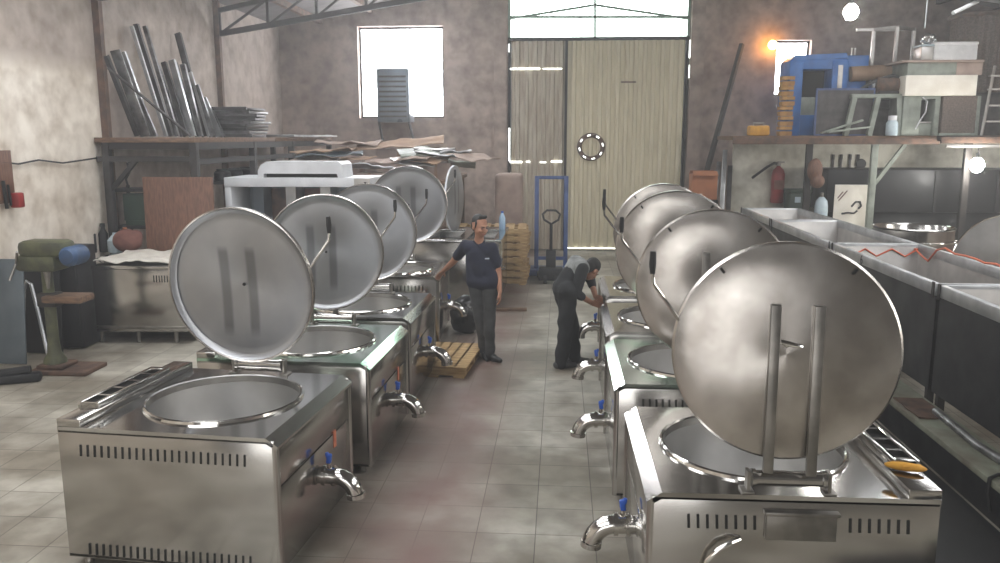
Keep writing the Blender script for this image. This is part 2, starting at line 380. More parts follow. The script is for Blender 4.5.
for nm, x0, x1, z0, z1, hs in (('ceiling_left', XL-.3, XC, ZE-.06, ZR, LH), ('ceiling_right', XC, XR+.3, ZR, ZE-.06, RH)):
    mb, zz = roof_slope(x0, x1, z0, z1, hs)
    ro = struct(nm, mb, M['roof'])
    for h in hs:
        struct('roof_light_and_fill', MB().prism([(h[2], zz(h[2])+.03), (h[3], zz(h[3])+.03), (h[3], zz(h[3])+.05), (h[2], zz(h[2])+.05)], h[0], h[1]), M['skyfill'], ro)
# purlins
k = 0
for x in (-5.6, -4.4, -3.2, -2.0, -.8, .6):
    k += 1; z = ZE+SL*(x-XL)-.1
    struct('trim_%d' % k, MB().box(x-.05, x+.05, YF, YB, z-.06, z+.06), M['rust'])
for x in (4.6, 5.8, 7.0, 8.2, 9.4):
    k += 1; z = ZE+SL*(XR-x)-.1
    struct('trim_%d' % k, MB().box(x-.05, x+.05, YF, YB, z-.06, z+.06), M['darksteel'])
# pillars on the left wall
for y in (11.6, 15.76):
    k += 1; struct('pillar_%d' % k, MB().box(XL, XL+.1, y-.05, y+.05, 0, ZE), M['rust'])
for x in (DX0-.32, DX1+.02):
    k += 1; struct('pillar_%d' % k, MB().box(x, x+.3, YB-.1, YB, 0, 5.9), M['wall_back'])
# trusses
def truss(y):
    global k
    k += 1; mb = MB()
    lo = lambda x: 4.58+.155*((x-XL) if x <= XC else (XR-x)); hi = lambda x: ZE-.2+SL*((x-XL) if x <= XC else (XR-x))
    for x0, x1 in ((XL+.1, XC), (XC, XR-.1)):
        mb.beam((x0, y, lo(x0)), (x1, y, lo(x1)), .07, .1); mb.beam((x0, y, hi(x0)), (x1, y, hi(x1)), .08)
        n = 9; px = [x0+(x1-x0)*i/n for i in range(n+1)]
        for i in range(n):
            mb.beam((px[i], y, lo(px[i])), (px[i], y, hi(px[i])), .05)
            mb.beam((px[i], y, lo(px[i])), (px[i+1], y, hi(px[i+1])), .04)
    struct('roof_beam_%d' % k, mb, M['darksteel'])
truss(15.76); truss(11.6)
# low whitewashed partition behind the goods shelf
struct('wall_partition', MB().box(3.75, XR, 18.4, 18.52, 0, 2.6), M['wall_low'])

# big corrugated gate
def corr(x0, x1, z0, z1, y, pitch, dep):
    poly = []; x = x0
    while x < x1-1e-6:
        for dx, dy in ((0, 0), (.45, 0), (.55, 1), (.9, 1)):
            xx = x+dx*pitch
            if xx < x1: poly.append((xx, y-dy*dep))
        x += pitch
    poly.append((x1, y)); t = bmesh.new(); A = []
    for yy in (0, .012):
        A.append([[t.verts.new((px, py+yy, z)) for px, py in poly] for z in (z0, z1)])
    for i in range(len(poly)-1):
        t.faces.new((A[0][0][i], A[0][0][i+1], A[0][1][i+1], A[0][1][i])); t.faces.new((A[1][0][i+1], A[1][0][i], A[1][1][i], A[1][1][i+1]))
    return MB().add(t)
XM = at(566, 100, YB).x
fr = struct('door_1', MB().box(DX0, DX0+.06, YB-.02, YB+.05, 0, DZ).box(DX1-.06, DX1, YB-.02, YB+.05, 0, DZ).box(DX0, DX1, YB-.02, YB+.06, DZ-.06, DZ+.02).box(XM-.03, XM+.03, YB-.05, YB+.05, 0, DZ), M['darksteel'])
struct('door_leaf', corr(DX0+.08, XM-.03, .03, DZ-.06, YB+.02, .2, .045), M['doorl'], fr)
struct('door_leaf', corr(XM+.03, DX1-.09, .03, DZ-.06, YB+.02, .2, .045), M['doorr'], fr)
gm = M['daygap']
def gap(px0, py0, px1, py1):
    a, b = at(px0, py0, YB-.03), at(px1, py1, YB-.03)
    struct('daylight_gap', MB().box(min(a.x, b.x), max(a.x, b.x), YB-.032, YB-.02, min(a.z, b.z), max(a.z, b.z)), gm, fr)
gap(510, 68, 540, 69.6); gap(543, 68.2, 562, 69.4); gap(508.3, 44, 509.6, 52); gap(508.5, 128, 510, 161); gap(510, 161, 522, 163); gap(526, 161, 530, 162.5)
gap(540, 161.5, 546, 163); gap(551, 160.5, 562, 162.5); gap(689.5, 40, 691, 58); gap(689, 65, 690, 78); gap(688.5, 140, 690, 162); gap(687.5, 168, 688.5, 185); gap(567, 247.5, 640, 249)
hc = at(591, 147, YB-.04)
ring = MB().tube([(hc.x+.27*math.cos(a*PI/12), YB-.045, hc.z+.27*math.sin(a*PI/12)) for a in range(24)], .055, 8, closed=True)
vent = struct('vent_ring', ring, M['rust'], fr)
for a in range(8):
    an = a*PI/4+.2
    struct('daylight_gap', MB().obox((hc.x+.27*math.cos(an), YB-.105, hc.z+.27*math.sin(an)), (.075, .01, .028), (0, -an+PI/2, 0)), gm, vent)
struct('door_handle', MB().beam(at(621, 82, YB-.06), at(636, 82, YB-.06), .03), M['rust'], fr)
# glazing above the gate
w3 = MB(); y = YB+.02
for a, b in (((508, 17), (690, 17)), ((508, 19), (595, 5)), ((595, 5), (690, 19)), ((595, -8), (595, 38))):
    w3.beam(at(*a, y), at(*b, y), .05)
w3.beam((DX0, y, CZ-.03), (DX1, y, CZ-.03), .06); w3.beam((DX0+.03, y, DZ), (DX0+.03, y, CZ), .06); w3.beam((DX1-.03, y, DZ), (DX1-.03, y, CZ), .06)
w3o = struct('window_3', w3, mat('green_grey_frame', (120, 140, 128), None, 4, .6))
struct('window_pane', MB().box(DX0, DX1, YB+.1, YB+.12, DZ, CZ), M['daygreen'], w3o)

# ================================================================ KETTLES
DK = .92                      # deck height
WX, WR = .05, .50             # well centre and radius
HX, HY = .705, .66             # half sizes
LR = .54
def lid_weld_marks():
    m = M['lidin']; nt = m.node_tree; N, L = nt.nodes, nt.links; b = nt.nodes['Principled BSDF']
    src = b.inputs['Base Color'].links[0].from_socket
    tc = N.new('ShaderNodeTexCoord'); sx = N.new('ShaderNodeSeparateXYZ'); L.new(tc.outputs['Object'], sx.inputs[0]); cur = None
    for c_ in (-.14, .06):
        a = N.new('ShaderNodeMath'); a.operation = 'SUBTRACT'; a.inputs[1].default_value = c_; L.new(sx.outputs[0], a.inputs[0])
        d = N.new('ShaderNodeMath'); d.operation = 'ABSOLUTE'; L.new(a.outputs[0], d.inputs[0])
        g = N.new('ShaderNodeMapRange'); g.inputs['From Min'].default_value = .025; g.inputs['From Max'].default_value = .045; g.inputs['To Min'].default_value = .8; g.inputs['To Max'].default_value = 0; L.new(d.outputs[0], g.inputs[0])
        if cur is None: cur = g
        else:
            q = N.new('ShaderNodeMath'); q.operation = 'MAXIMUM'; L.new(cur.outputs[0], q.inputs[0]); L.new(g.outputs[0], q.inputs[1]); cur = q
    y1 = N.new('ShaderNodeMapRange'); y1.inputs['From Min'].default_value = -.27; y1.inputs['From Max'].default_value = -.22; L.new(sx.outputs[1], y1.inputs[0])
    y2 = N.new('ShaderNodeMapRange'); y2.inputs['From Min'].default_value = .30; y2.inputs['From Max'].default_value = .38; y2.inputs['To Min'].default_value = 1; y2.inputs['To Max'].default_value = 0; L.new(sx.outputs[1], y2.inputs[0])
    m1 = N.new('ShaderNodeMath'); m1.operation = 'MULTIPLY'; L.new(y1.outputs[0], m1.inputs[0]); L.new(y2.outputs[0], m1.inputs[1])
    m2 = N.new('ShaderNodeMath'); m2.operation = 'MULTIPLY'; L.new(m1.outputs[0], m2.inputs[0]); L.new(cur.outputs[0], m2.inputs[1])
    mx = N.new('ShaderNodeMixRGB'); mx.inputs[2].default_value = (*lin((118, 119, 121)), 1); L.new(m2.outputs[0], mx.inputs[0]); L.new(src, mx.inputs[1]); L.new(mx.outputs[0], b.inputs['Base Color'])
lid_weld_marks()
def make_kettle():
    r = thing('cooking_kettle', 'x', 'cooking kettle')
    st = M['steel']
    b = MB()
    # shell: four side panels with a rounded corner post, open inside
    b.box(-HX, HX-.02, -HY, -HY+.02, .07, DK-.02, .004).box(-HX, HX-.02, HY-.02, HY, .07, DK-.02, .004)
    b.box(-HX, -HX+.02, -HY+.021, HY-.021, .07, DK-.02, .004)
    b.box(-HX, HX-.02, -HY, HY, .07, .09)
    for sy in (-1, 1): b.tube([(HX-.025, sy*(HY-.025), .07), (HX-.025, sy*(HY-.025), DK-.05)], .026, 12)
    b.build('body', st, r)
    for fx in (-HX+.08, HX-.1):
        for fy in (-HY+.08, HY-.08): MB().lathe([(.028, 0), (.03, .01), (.024, .02), (.024, .08)], 14, Matrix.Translation((fx, fy, 0))).build('foot', M['bar'], r)
    f = MB().box(HX-.03, HX-.012, -HY+.02, HY-.02, .07, .60, .003)
    f.box(HX-.03, HX-.012, -HY+.02, HY-.02, .61, DK-.06, .003)
    f.build('front_panel', st, r)
    # deck with the round hole
    t = bmesh.new(); n = 64; inner, outer = [], []
    x0, x1 = -HX, .635
    for j in range(n):
        a = 2*PI*j/n; c, s_ = math.cos(a), math.sin(a)
        inner.append(t.verts.new((WX+WR*c, WR*s_, DK)))
        sx = ((x1-WX)/c if c > 0 else (x0-WX)/c) if abs(c) > 1e-6 else 1e9
        sy = (HY/abs(s_)) if abs(s_) > 1e-6 else 1e9
        q = min(sx, sy); outer.append(t.verts.new((WX+q*c, q*s_, DK)))
    for j in range(n): t.faces.new((inner[j], outer[j], outer[(j+1) % n], inner[(j+1) % n]))
    # real corners
    for cx in (x0, x1):
        for cy in (-HY, HY):
            v = min(outer, key=lambda q: (q.co.x-cx)**2+(q.co.y-cy)**2); v.co.x, v.co.y = cx, cy
    ext = bmesh.ops.extrude_face_region(t, geom=t.faces[:]); vs = [e for e in ext['geom'] if isinstance(e, bmesh.types.BMVert)]
    for v in vs: v.co.z -= .035
    bmesh.ops.recalc_face_normals(t, faces=t.faces)
    MB().add(t).build('deck', M['deck'], r, ang=8)
    MB().prism([(.635, DK), (HX+.004, DK-.05), (HX+.004, DK-.065), (HX-.02, DK-.065), (.635, DK-.035)], -HY, HY).build('bevelled_edge', M['steel'], r, ang=8)
    # pot
    MB().lathe([(WR, DK+.02), (WR-.005, DK-.05), (WR-.01, .62), (WR-.05, .5), (.36, .42), (.15, .39), (0, .385)], 56, Matrix.Translation((WX, 0, 0)), cap=False).build('pot', M['pot'], r)
    ring = MB().lathe([(WR-.008, DK-.03), (WR-.008, DK+.016), (WR+.003, DK+.022), (WR+.014, DK+.016), (WR+.018, DK), (WR+.01, DK-.01)], 56, Matrix.Translation((WX, 0, 0)), cap=False)
    ring.build('pot_rim', M['bright'], r)
    # back upstand and flue
    MB().box(-HX, -HX+.155, -HY, HY, DK, DK+.05, .004).build('upstand', st, r)
    fl = MB(); fx0, fx1, fy0, fy1 = -HX-.012, -HX+.135, -.44, .38
    z0, z1 = DK+.05, DK+.085
    fl.box(fx0, fx0+.03, fy0, fy1, z0-.02, z1, .003).box(fx1-.03, fx1, fy0, fy1, z0, z1, .003)
    ys = [fy0+(fy1-fy0)*i/5 for i in range(6)]
    for yy in ys: fl.box(fx0+.02, fx1-.02, yy-.013 if yy > fy0 else yy, yy+.013 if yy < fy1 else yy+.0, z0, z1-.003)
    fl.box(fx0+.02, fx1-.02, fy1-.05, fy1, z0, z1, .002)
    flo = fl.build('flue_grille', M['deck'], r)
    MB().box(fx0+.03, fx1-.03, fy0+.01, fy1-.05, z0-.015, z0+.004).build('flue_opening', M['dark'], flo)
    # louvre rows on both side panels
    for sy in (-1, 1):
        for z in (.775, .13):
            lv = MB(); n_ = 24
            for i in range(n_):
                xx = -.56+1.06*i/(n_-1)
                if sy > 0 and z > .5 and -.24 < xx < .16: continue
                lv.obox((xx, sy*(HY+.0005), z), (.014, .006, .075), (0, .06, 0), .002)
            lv.build('louvre_row', M['dark'], r)
    # cover plate below the hinge
    MB().box(-.21, .13, HY, HY+.035, .70, .84, .006).box(-.22, .14, HY, HY+.045, .83, .85, .004).build('hinge_cover', M['bar'], r)
    MB().tube([(.44, HY+.01, .45), (.43, HY+.05, .53), (.41, HY+.06, .60), (.36, HY+.06, .66), (.30, HY+.05, .69), (.25, HY+.01, .69)], .014, 10).build('vent_pipe', M['bright'], r)
    # tap
    zt = .42
    ps = [(HX-.01, 0, zt), (HX+.07, 0, zt), (HX+.10, 0, zt)]
    R_ = .14
    ps += [(HX+.10+R_*math.sin(a), 0, zt-R_*(1-math.cos(a))) for a in [i*PI/16 for i in range(1, 8)]]
    tp = MB().tube(ps, .056, 16)
    for x in (.015, .085): tp.tube([(HX+x, 0, zt), (HX+x+.025, 0, zt)], .068, 16)
    tp.tube([ps[-1], (ps[-1][0]+.003, 0, ps[-1][2]-.03)], .062, 16)
    tpo = tp.build('drain_tap', M['bright'], r)
    MB().tube([(HX+.06, 0, zt+.05), (HX+.06, 0, zt+.10)], .014, 8).build('valve_stem', M['bright'], tpo)
    MB().obox((HX+.06, .0, zt+.12), (.034, .03, .07), (0, .15, 0), .01).obox((HX+.048, 0, zt+.145), (.026, .026, .04), (0, -.2, 0), .01).build('valve_lever', M['blue'], tpo)
    # hinge
    hy, hz = HY-.05, DK+.07
    hg = MB().tube([(WX-.2, hy, hz), (WX+.13, hy, hz)], .038, 16).tube([(WX-.215, hy, hz), (WX-.195, hy, hz)], .045, 14).tube([(WX+.125, hy, hz), (WX+.145, hy, hz)], .045, 14)
    hgo = hg.build('hinge_barrel', M['steel'], r)
    for sx in (-1, .7): MB().prism([(WX+sx*.23-.008, DK), (WX+sx*.23+.008, DK), (WX+sx*.23+.008, hz+.04), (WX+sx*.23-.008, hz+.04)], hy-.03, hy+.03).obox((WX+sx*.235, hy, DK+.006), (.06, .09, .012), (0, 0, 0), .003).build('hinge_bracket', M['bar'], r)
    # lid: lathe about local z (outside = +z)
    prof = [(0, .055), (.2, .05), (.42, .032), (.50, .018), (LR-.012, .012), (LR, 0), (LR, -.028), (LR-.008, -.032), (LR-.014, -.026), (LR-.018, -.004), (LR-.05, .004)]
    lid = MB().lathe(prof, 72, cap=False)
    lo = lid.build('lid', M['lidout'], r, (WX, HY-.1, hz+LR+.05), (-PI/2, 0, 0), ang=28)
    MB().lathe([(LR-.05, .002), (.50, .010), (.455, .020), (.445, .018), (.2, .040), (0, .046)], 72, cap=False).lathe([(LR-.013, -.026), (LR-.020, -.01), (LR-.05, .0005)], 72, cap=False).build('lid_inner_face', M['lidin'], lo, ang=50)
    for bx in (-.14, .06):
        MB().box(bx-.024, bx+.024, -.24, LR+.05, .045, .085, .004).build('lid_bar', M['bar'], lo)
    MB().ball((0, -.05, .06), .016).tube([(-.07, -.04, .06), (-.02, -.05, .07), (.03, -.06, .065)], .01, 8).build('pressure_valve', M['bright'], lo)
    MB().ball((0, 0, .036), .012).build('bolt', M['dark'], lo)
    for a in (.9, 2.2): MB().obox((LR*.93*math.cos(-a), LR*.93*math.sin(-a), .022), (.03, .012, .016), (0, 0, -a)).build('rivet', M['dark'], lo)
    h = MB().tube([(LR-.03, -.14, .01), (LR+.02, -.21, .03), (LR+.10, -.32, .05), (LR+.105, -.38, .05)], .0095, 8)
    h.build('lid_handle', M['bright'], lo)
    MB().tube([(LR+.105, -.37, .05), (LR+.106, -.42, .05), (LR+.105, -.48, .05)], [.013, .018, .015], 10).build('handle_grip', M['blackrub'], lo)
    return r
proto = make_kettle()
GL, GR = 'open kettles along the aisle, row by the brown board', 'open kettles along the aisle, row by the grain troughs'
kettles = [
    ((-2.28, 5.15), -4.6, 'open steel kettle nearest in the row whose lids show smooth inner faces', GL),
    ((-2.14, 6.76), -2.5, 'open steel kettle with green-filmed deck, second in the row by the brown board', GL),
    ((-2.12, 8.38), -2, 'open steel kettle between a green-filmed kettle and the one the standing man touches', GL),
    ((-2.24, 10.72), 2, 'open steel kettle whose corner the standing man rests his hand on', GL),
    ((1.15, 4.53), 180.5, 'open steel kettle with yellow foam piece on its back ledge and barred lid', GR),
    ((1.11, 6.34), 180, 'open steel kettle with green-filmed deck directly behind the one with yellow foam', GR),
    ((1.14, 7.95), 180, 'open steel kettle one before the kettle the bending man works on', GR),
    ((1.20, 9.66), 180, 'open steel kettle whose tap the bending man is working on', GR),
]
LAST = []
M['film'] = mat('green_protective_film_on_steel', (196, 206, 198), (160, 204, 174), 2.4, .14, .92, lo=.40, hi=.66)
def film(r, names):
    for nm in names:
        o = part(r, nm); o.data = o.data.copy(); o.data.materials.clear(); o.data.materials.append(M['film'])
        o['label'] = 'steel surface under pale green protective film'
for i, ((x, y), rz, lab, g) in enumerate(kettles):
    if i == 0:
        r = proto; r.location = (x, y, 0); r.rotation_euler = (0, 0, math.radians(rz)); r['label'] = lab; r['group'] = g
    else:
        r, _ = dup(proto, (x, y, 0), math.radians(rz), lab, g)
    l = part(r, 'lid'); base = -PI/2
    tilt = [4, 2, -2, 3, 3, 0, -4, -6][i]
    l.rotation_euler = (base+math.radians(tilt), 0, math.radians([-4, 7, 6, 6, -7, -6, -6, -4][i]))
    l.location.x += [-.12, .04, .05, .23, .125, .10, .17, .14][i]; l.location.z += [.01, .02, .02, .14, .03, .03, .06, .03][i]
    l.scale = (1.07,)*3 if i == 0 else (1, 1, 1)
    LAST.append(r)
film(LAST[1], ('deck', 'bevelled_edge')); film(LAST[5], ('deck', 'bevelled_edge'))
for r in LAST[:2]:
    if 1:
        MB().box(HX-.013, HX-.009, .28, .33, .5, .62).build('warning_sticker', M['sticker'], r)
tag(MB().ball((0, 0, 0), .1, 3, (1.0, .30, .22)).obox((.03, .0, .0), (.1, .05, .03), (0, 0, .2), .01).build('foam_piece', M['yellow'], None, (1.77, 4.09, DK+.079), (0, 0, -.3)),
    'yellow foam piece lying on the back ledge of the nearest barred-lid kettle', 'foam')

# ================================================================ TROUGHS
def make_trough(L, label):
    w = 1.04; t = thing('steel_trough', label, 'trough', group='open steel troughs end to end')
    top, bot, e = 1.35, .36, .015
    MB().box(-w/2, -w/2+e, 0, L, bot, top-.10).box(w/2-e, w/2, 0, L, bot, top-.10).box(-w/2, w/2, 0, e, bot, top-.1).box(-w/2, w/2, L-e, L, bot, top-.1).build('side_panel', M['blacksteel'], t)
    i = .03
    tr = bmesh.new()
    A = [tr.verts.new(p) for p in ((-w/2+i, i, top-.01), (w/2-i, i, top-.01), (w/2-i, L-i, top-.01), (-w/2+i, L-i, top-.01))]
    B = [tr.verts.new(p) for p in ((-w/2+.06, .22, .5), (w/2-.06, .22, .5), (w/2-.06, L-.22, .5), (-w/2+.06, L-.22, .5))]
    for q in range(4): tr.faces.new((A[q], A[(q+1) % 4], B[(q+1) % 4], B[q]))
    tr.faces.new(B)
    bmesh.ops.recalc_face_normals(tr, faces=tr.faces)
    MB().add(tr).build('hopper', M['galvpale'], t, smooth=False)
    r = MB()
    for x0, x1, y0, y1 in ((-w/2-.02, -w/2+.035, 0, L), (w/2-.035, w/2+.02, 0, L), (-w/2, w/2, 0, .035), (-w/2, w/2, L-.035, L)):
        r.box(x0, x1, y0, y1, top-.11, top, .005)
    r.build('rim', M['galv'], t)
    for x in (-w/2+.05, w/2-.05):
        for y in (.08, L-.08): MB().box(x-.03, x+.03, y-.03, y+.03, 0, bot+.02).build('leg', M['darksteel'], t)
    for y in (.03, L-.03): MB().box(-w/2-.03, -w/2-.018, y-.025, y+.025, top-.13, top+.012, .003).build('clamp', M['darksteel'], t)
    return t
TX = 3.93
for y0, y1, lab in ((3.7, 7.5, 'open steel trough nearest of the line, cut by the picture edge'), (7.56, 10.45, 'open steel trough with orange cord along its wall and a 6 marked on its rim'),
                    (10.5, 13.45, 'open steel trough between the one with orange cord and the farthest one'), (13.5, 15.7, 'shortest steel trough at the far end of the line near green bin')):
    t = make_trough(y1-y0, lab); t.location = (TX, y0, 0)
# the 6 drawn on the rim
fc = bpy.data.curves.new('tmp6', 'FONT'); fc.body = '6'; fc.size = .15; fc.extrude = .0012
fo = bpy.data.objects.new('tmp6', fc); COL.objects.link(fo)
dg = bpy.context.evaluated_depsgraph_get(); m6 = bpy.data.meshes.new_from_object(fo.evaluated_get(dg)); bpy.data.objects.remove(fo)
t6 = [o for o in bpy.data.objects if o.name.startswith('steel_trough') and abs(o.location.y-7.56) < .01][0]
m6.materials.clear(); m6.materials.append(M['ink'])
o6 = bpy.data.objects.new('marker_six', m6); COL.objects.link(o6); o6.parent = t6
p6 = at(857, 259, 9.85); o6.location = (-.5435, 1.88, 1.247); o6.rotation_euler = (PI/2, 0, -PI/2)
# orange cord
pts = []
xr = TX+.49
def aty_x(px, py, X):
    d = ray(px, py); return Vector((0, 0, CH))+d*(X/d.x)
zig = [(884, 247), (893, 252), (903, 262), (911, 254), (916, 250), (922, 256), (928, 261), (937, 250), (945, 248), (955, 254), (966, 256), (976, 259), (985, 263), (996, 264), (1008, 270)]
zz_ = [aty_x(px, py, xr-.05) for px, py in zig]
far = [(3.50, 10.40, 1.28), (3.62, 10.39, 1.20), (3.78, 10.39, 1.29), (3.92, 10.39, 1.20), (4.1, 10.39, 1.29), (4.26, 10.38, 1.2), (4.38, 10.33, 1.3)]
tag(MB().tube([Vector(p) for p in far]+zz_, .012, 8).build('zigzag_cord', M['orange']), 'orange cord zigzagging inside the steel trough with the 6', 'cord')

# channel ledge along the troughs
ch = thing('floor_channel', 'pale green painted steel channel running along the foot of the troughs', 'channel')
MB().box(3.02, 3.36, 2.6, 12.5, .25, .30, .006).build('channel_top', M['ledge'], ch)
MB().box(3.04, 3.08, 2.6, 12.5, 0, .25).box(3.26, 3.30, 2.6, 12.5, 0, .25).build('channel_web', M['blacksteel'], ch)
tag(MB().tube([(3.24, 7.0, .335), (3.2, 6.2, .335), (3.26, 5.6, .335), (3.3, 5.0, .335), (3.28, 4.2, .335)], .034, 12).build('grey_pipe', M['profile'], None), 'grey pipe lying on the pale green channel', 'pipe')
tag(MB().tube([(3.03, 5.62, .07), (3.0, 5.62, .2), (3.01, 5.63, .31), (3.08, 5.66, .325), (3.16, 5.64, .32)], .014, 8).build('black_cable', M['blackrub'], None), 'black cable bent over the edge of the pale green channel', 'cable')
tag(MB().sheet(.26, .55, .012, None, 8, 10, .012, 3).build('rusty_plate', M['rust'], None, (3.18, 7.15, .305)), 'rusty plate lying on the pale green channel by trough wall', 'plate')

tag(MB().sheet(1.0, 7.5, .012, None, 6, 30, .004, 9).build('dark_floor_sheet', M['blackrub'], None, (2.5, 6.2, .004)), 'long black sheet on the floor between the barred-lid kettles and green channel', 'mat')  # thin black sheet that darkens this strip of floor

# ================================================================ LEFT SIDE
# rack along the left wall
rk = thing('storage_rack', 'dark iron storage rack with worn plank top carrying steel profiles', 'rack')
rz0 = CH
MB().box(XL+.02, -5.12, 11.3, 14.6, rz0-.07, rz0, .006).build('shelf_board', M['plankw'], rk)
MB().box(XL+.02, -5.12, 14.62, 18.3, rz0-.07, rz0, .006).build('shelf_board', M['plankw'], rk)
rl = MB().box(XL+.02, -5.12, 11.32, 11.4, rz0-.34, rz0-.26).box(-5.2, -5.12, 11.4, 18.3, rz0-.17, rz0-.07).box(XL+.12, -5.2, 11.34, 11.38, rz0-.17, rz0-.07).box(-5.2, -5.12, 11.4, 18.3, rz0-.38, rz0-.3)
rl.beam((XL+.18, 11.36, rz0-.75), (XL+.6, 11.36, rz0-.3), .06).build('rail', M['darksteel'], rk)
for x, y in ((XL+.16, 11.36), (-5.16, 11.36), (-5.16, 13.6), (-5.16, 15.6), (-5.16, 18.2), (XL+.16, 18.2)):
    MB().box(x-.05, x+.05, y-.05, y+.05, 0, rz0-.07, .004).build('leg', M['darksteel'], rk)
ts = thing('tool_shelf', 'small black two-tier tool shelf against the wall under the rack', 'shelf')
y0 = 11.7
for z in (1.38, 1.92): MB().box(XL+.12, -5.95, y0-.15, y0+.2, z-.05, z, .004).build('shelf_board', M['blacksteel'], ts)
for x in (XL+.16, -6.0): MB().box(x-.02, x+.02, y0+.14, y0+.18, 0, 1.95).build('leg', M['blacksteel'], ts)
tag(MB().box(-6.4, -6.0, y0-.1, y0+.1, 1.44, 1.84, .02).box(-6.36, -6.04, y0-.12, y0+.08, 1.38, 1.45).build('green_toolbox', M['greenbin']), 'dark green machine case on the lower board of the black tool shelf', 'case')
tag(MB().lathe([(.06, 0), (.07, .02), (.07, .2), (.03, .26), (.03, .32)], 16).build('orange_can', M['carton'], None, (at(122, 240, 11.2).x, 11.3, 1.06), None), 'orange can standing at the back of the film-covered steel cabinet', 'can')
tag(MB().tube([(XL+.3, 11.62, 1.92), (XL+.28, 11.6, 2.05), (XL+.34, 11.6, 2.15), (XL+.32, 11.6, 2.28), (XL+.4, 11.6, 2.33)], .016, 8).build('bent_hook', M['blackrub']), 'bent black hook standing on the top board of tool shelf', 'hook')

# things on the rack
def leaning(name, base_px, top_px, yb, yt, w, th, m, n, label, grp=None, zb=None):
    b = at(*base_px, yb); b.z = rz0 if zb is None else zb
    tp = at(*top_px, yt)
    lim = XL+.1+w*.3
    if tp.x < lim: tp = at(*top_px, yt*lim/tp.x)
    if b.x < lim+.12: b = at(*base_px, yb*(lim+.12)/b.x); b.z = rz0
    d = tp-b; side = d.cross(Vector((0, 1, 0))).normalized(); nrm = side.cross(d.normalized())
    mb = MB(); R3 = Matrix((side, nrm, d.normalized())).transposed().to_4x4()
    T = Matrix.Translation(b)@R3
    if n == 1: mb.box(-w/2, w/2, -th/2, th/2, 0.02, d.length, .004, T)
    else:  # folded channel
        mb.box(-w/2, w/2, -.004, .004, .02, d.length, 0, T).box(-w/2, -w/2+.006, -.004, th, .02, d.length, 0, T).box(w/2-.006, w/2, -.004, th, .02, d.length, 0, T)
    o = mb.build(name, m); tag(o, label, 'steel profile', grp); return o
PG = 'steel profiles leaning on the rack'
leaning('steel_channel', (137, 136), (105, 56), 12.0, 12.3, .06, .07, M['profdark'], 2, 'first dark channel from the wall, leaning behind the short pale sheet', PG)
leaning('steel_sheet', (146, 136), (115, 50), 12.1, 12.4, .15, .03, M['profile'], 1, 'short pale steel sheet leaning on the rack, lower left of the tall bundle', PG)
leaning('steel_channel', (152, 136), (122, 52), 12.3, 12.6, .08, .05, M['galv'], 2, 'bright steel channel leaning between the pale sheet and tallest profile', PG)
leaning('steel_channel', (171, 136), (135, 24), 12.6, 13.0, .07, .06, M['profdark'], 2, 'tallest dark steel channel leaning on the rack', PG)
leaning('steel_channel', (177, 136), (144, 26), 12.7, 13.1, .06, .05, M['profile'], 2, 'tall grey channel leaning against the tallest dark channel', PG)
leaning('steel_channel', (186, 136), (163, 62), 12.9, 13.1, .08, .06, M['profdark'], 2, 'dark short channel left of the bright ribbed profiles on the rack', PG)
leaning('steel_channel', (192, 136), (171, 60), 13.0, 13.2, .10, .07, M['galv'], 2, 'bright ribbed profile in the middle of the leaning bundle', PG)
leaning('steel_channel', (200, 136), (182, 64), 13.2, 13.4, .08, .06, M['profile'], 2, 'grey ribbed profile under the upright dark channel', PG)
leaning('steel_channel', (205, 136), (177, 33), 13.5, 13.9, .10, .06, M['profdark'], 2, 'dark channel standing tall behind the bright ribbed profiles', PG)
leaning('steel_channel', (213, 136), (196, 85), 13.4, 13.6, .08, .05, M['profile'], 2, 'shorter grey profile beside the stack of flat frames', PG)
leaning('steel_channel', (219, 136), (203, 98), 13.6, 13.7, .10, .05, M['galv'], 2, 'shortest bright profile next to the stack of flat frames', PG)
for k_, (bp_, tp_, yb_, w_, m_, lb) in enumerate((((156, 136), (127, 70), 12.2, .05, 'profile', 'thin grey strip just past the first bright channel'), ((166, 136), (131, 26), 12.5, .05, 'galv', 'thin bright strip hugging the tallest dark channel'), ((182, 136), (158, 66), 12.9, .05, 'profile', 'thin grey strip before the bright ribbed profiles'), ((197, 136), (175, 62), 13.1, .05, 'profdark', 'thin dark strip between the two ribbed profiles'), ((209, 136), (190, 72), 13.4, .05, 'galv', 'thin bright strip near the stacked flat frames'), ((224, 136), (209, 106), 13.6, .05, 'profile', 'lowest thin strip touching the stacked flat frames'))):
    leaning('steel_strip', bp_, tp_, yb_, yb_+.25, w_, .04, M[m_], 2, lb+', leaning on the rack', PG)
a, b = at(108, 68, 11.35), at(191, 136, 11.6); b.z = rz0+.02
tag(MB().tube([a, b], .02, 8).build('steel_rod', M['profdark']), 'thin dark rod leaning diagonally across the steel profiles on the rack', 'rod')
sg = 'flat steel frames stacked on the rack'
for i in range(9):
    x = random.uniform(-.05, .05); c = at(247, 130, 14.3)
    o = MB().box(-.36, .36, -.4, .4, 0, .045, .004).box(-.37, .37, -.41, -.38, -.0, .055, .003).build('flat_frame', M['profile'] if i % 3 == 1 else M['profdark'], None, (-5.62+x, 14.3+random.uniform(-.1, .1), rz0+.002+i*.057), (0, 0, random.uniform(-.15, .15)))
    tag(o, ['bottom', 'second', 'third', 'fourth', 'fifth', 'sixth', 'seventh', 'eighth', 'top'][i]+' flat steel frame in the stack on the rack', 'frame', sg)
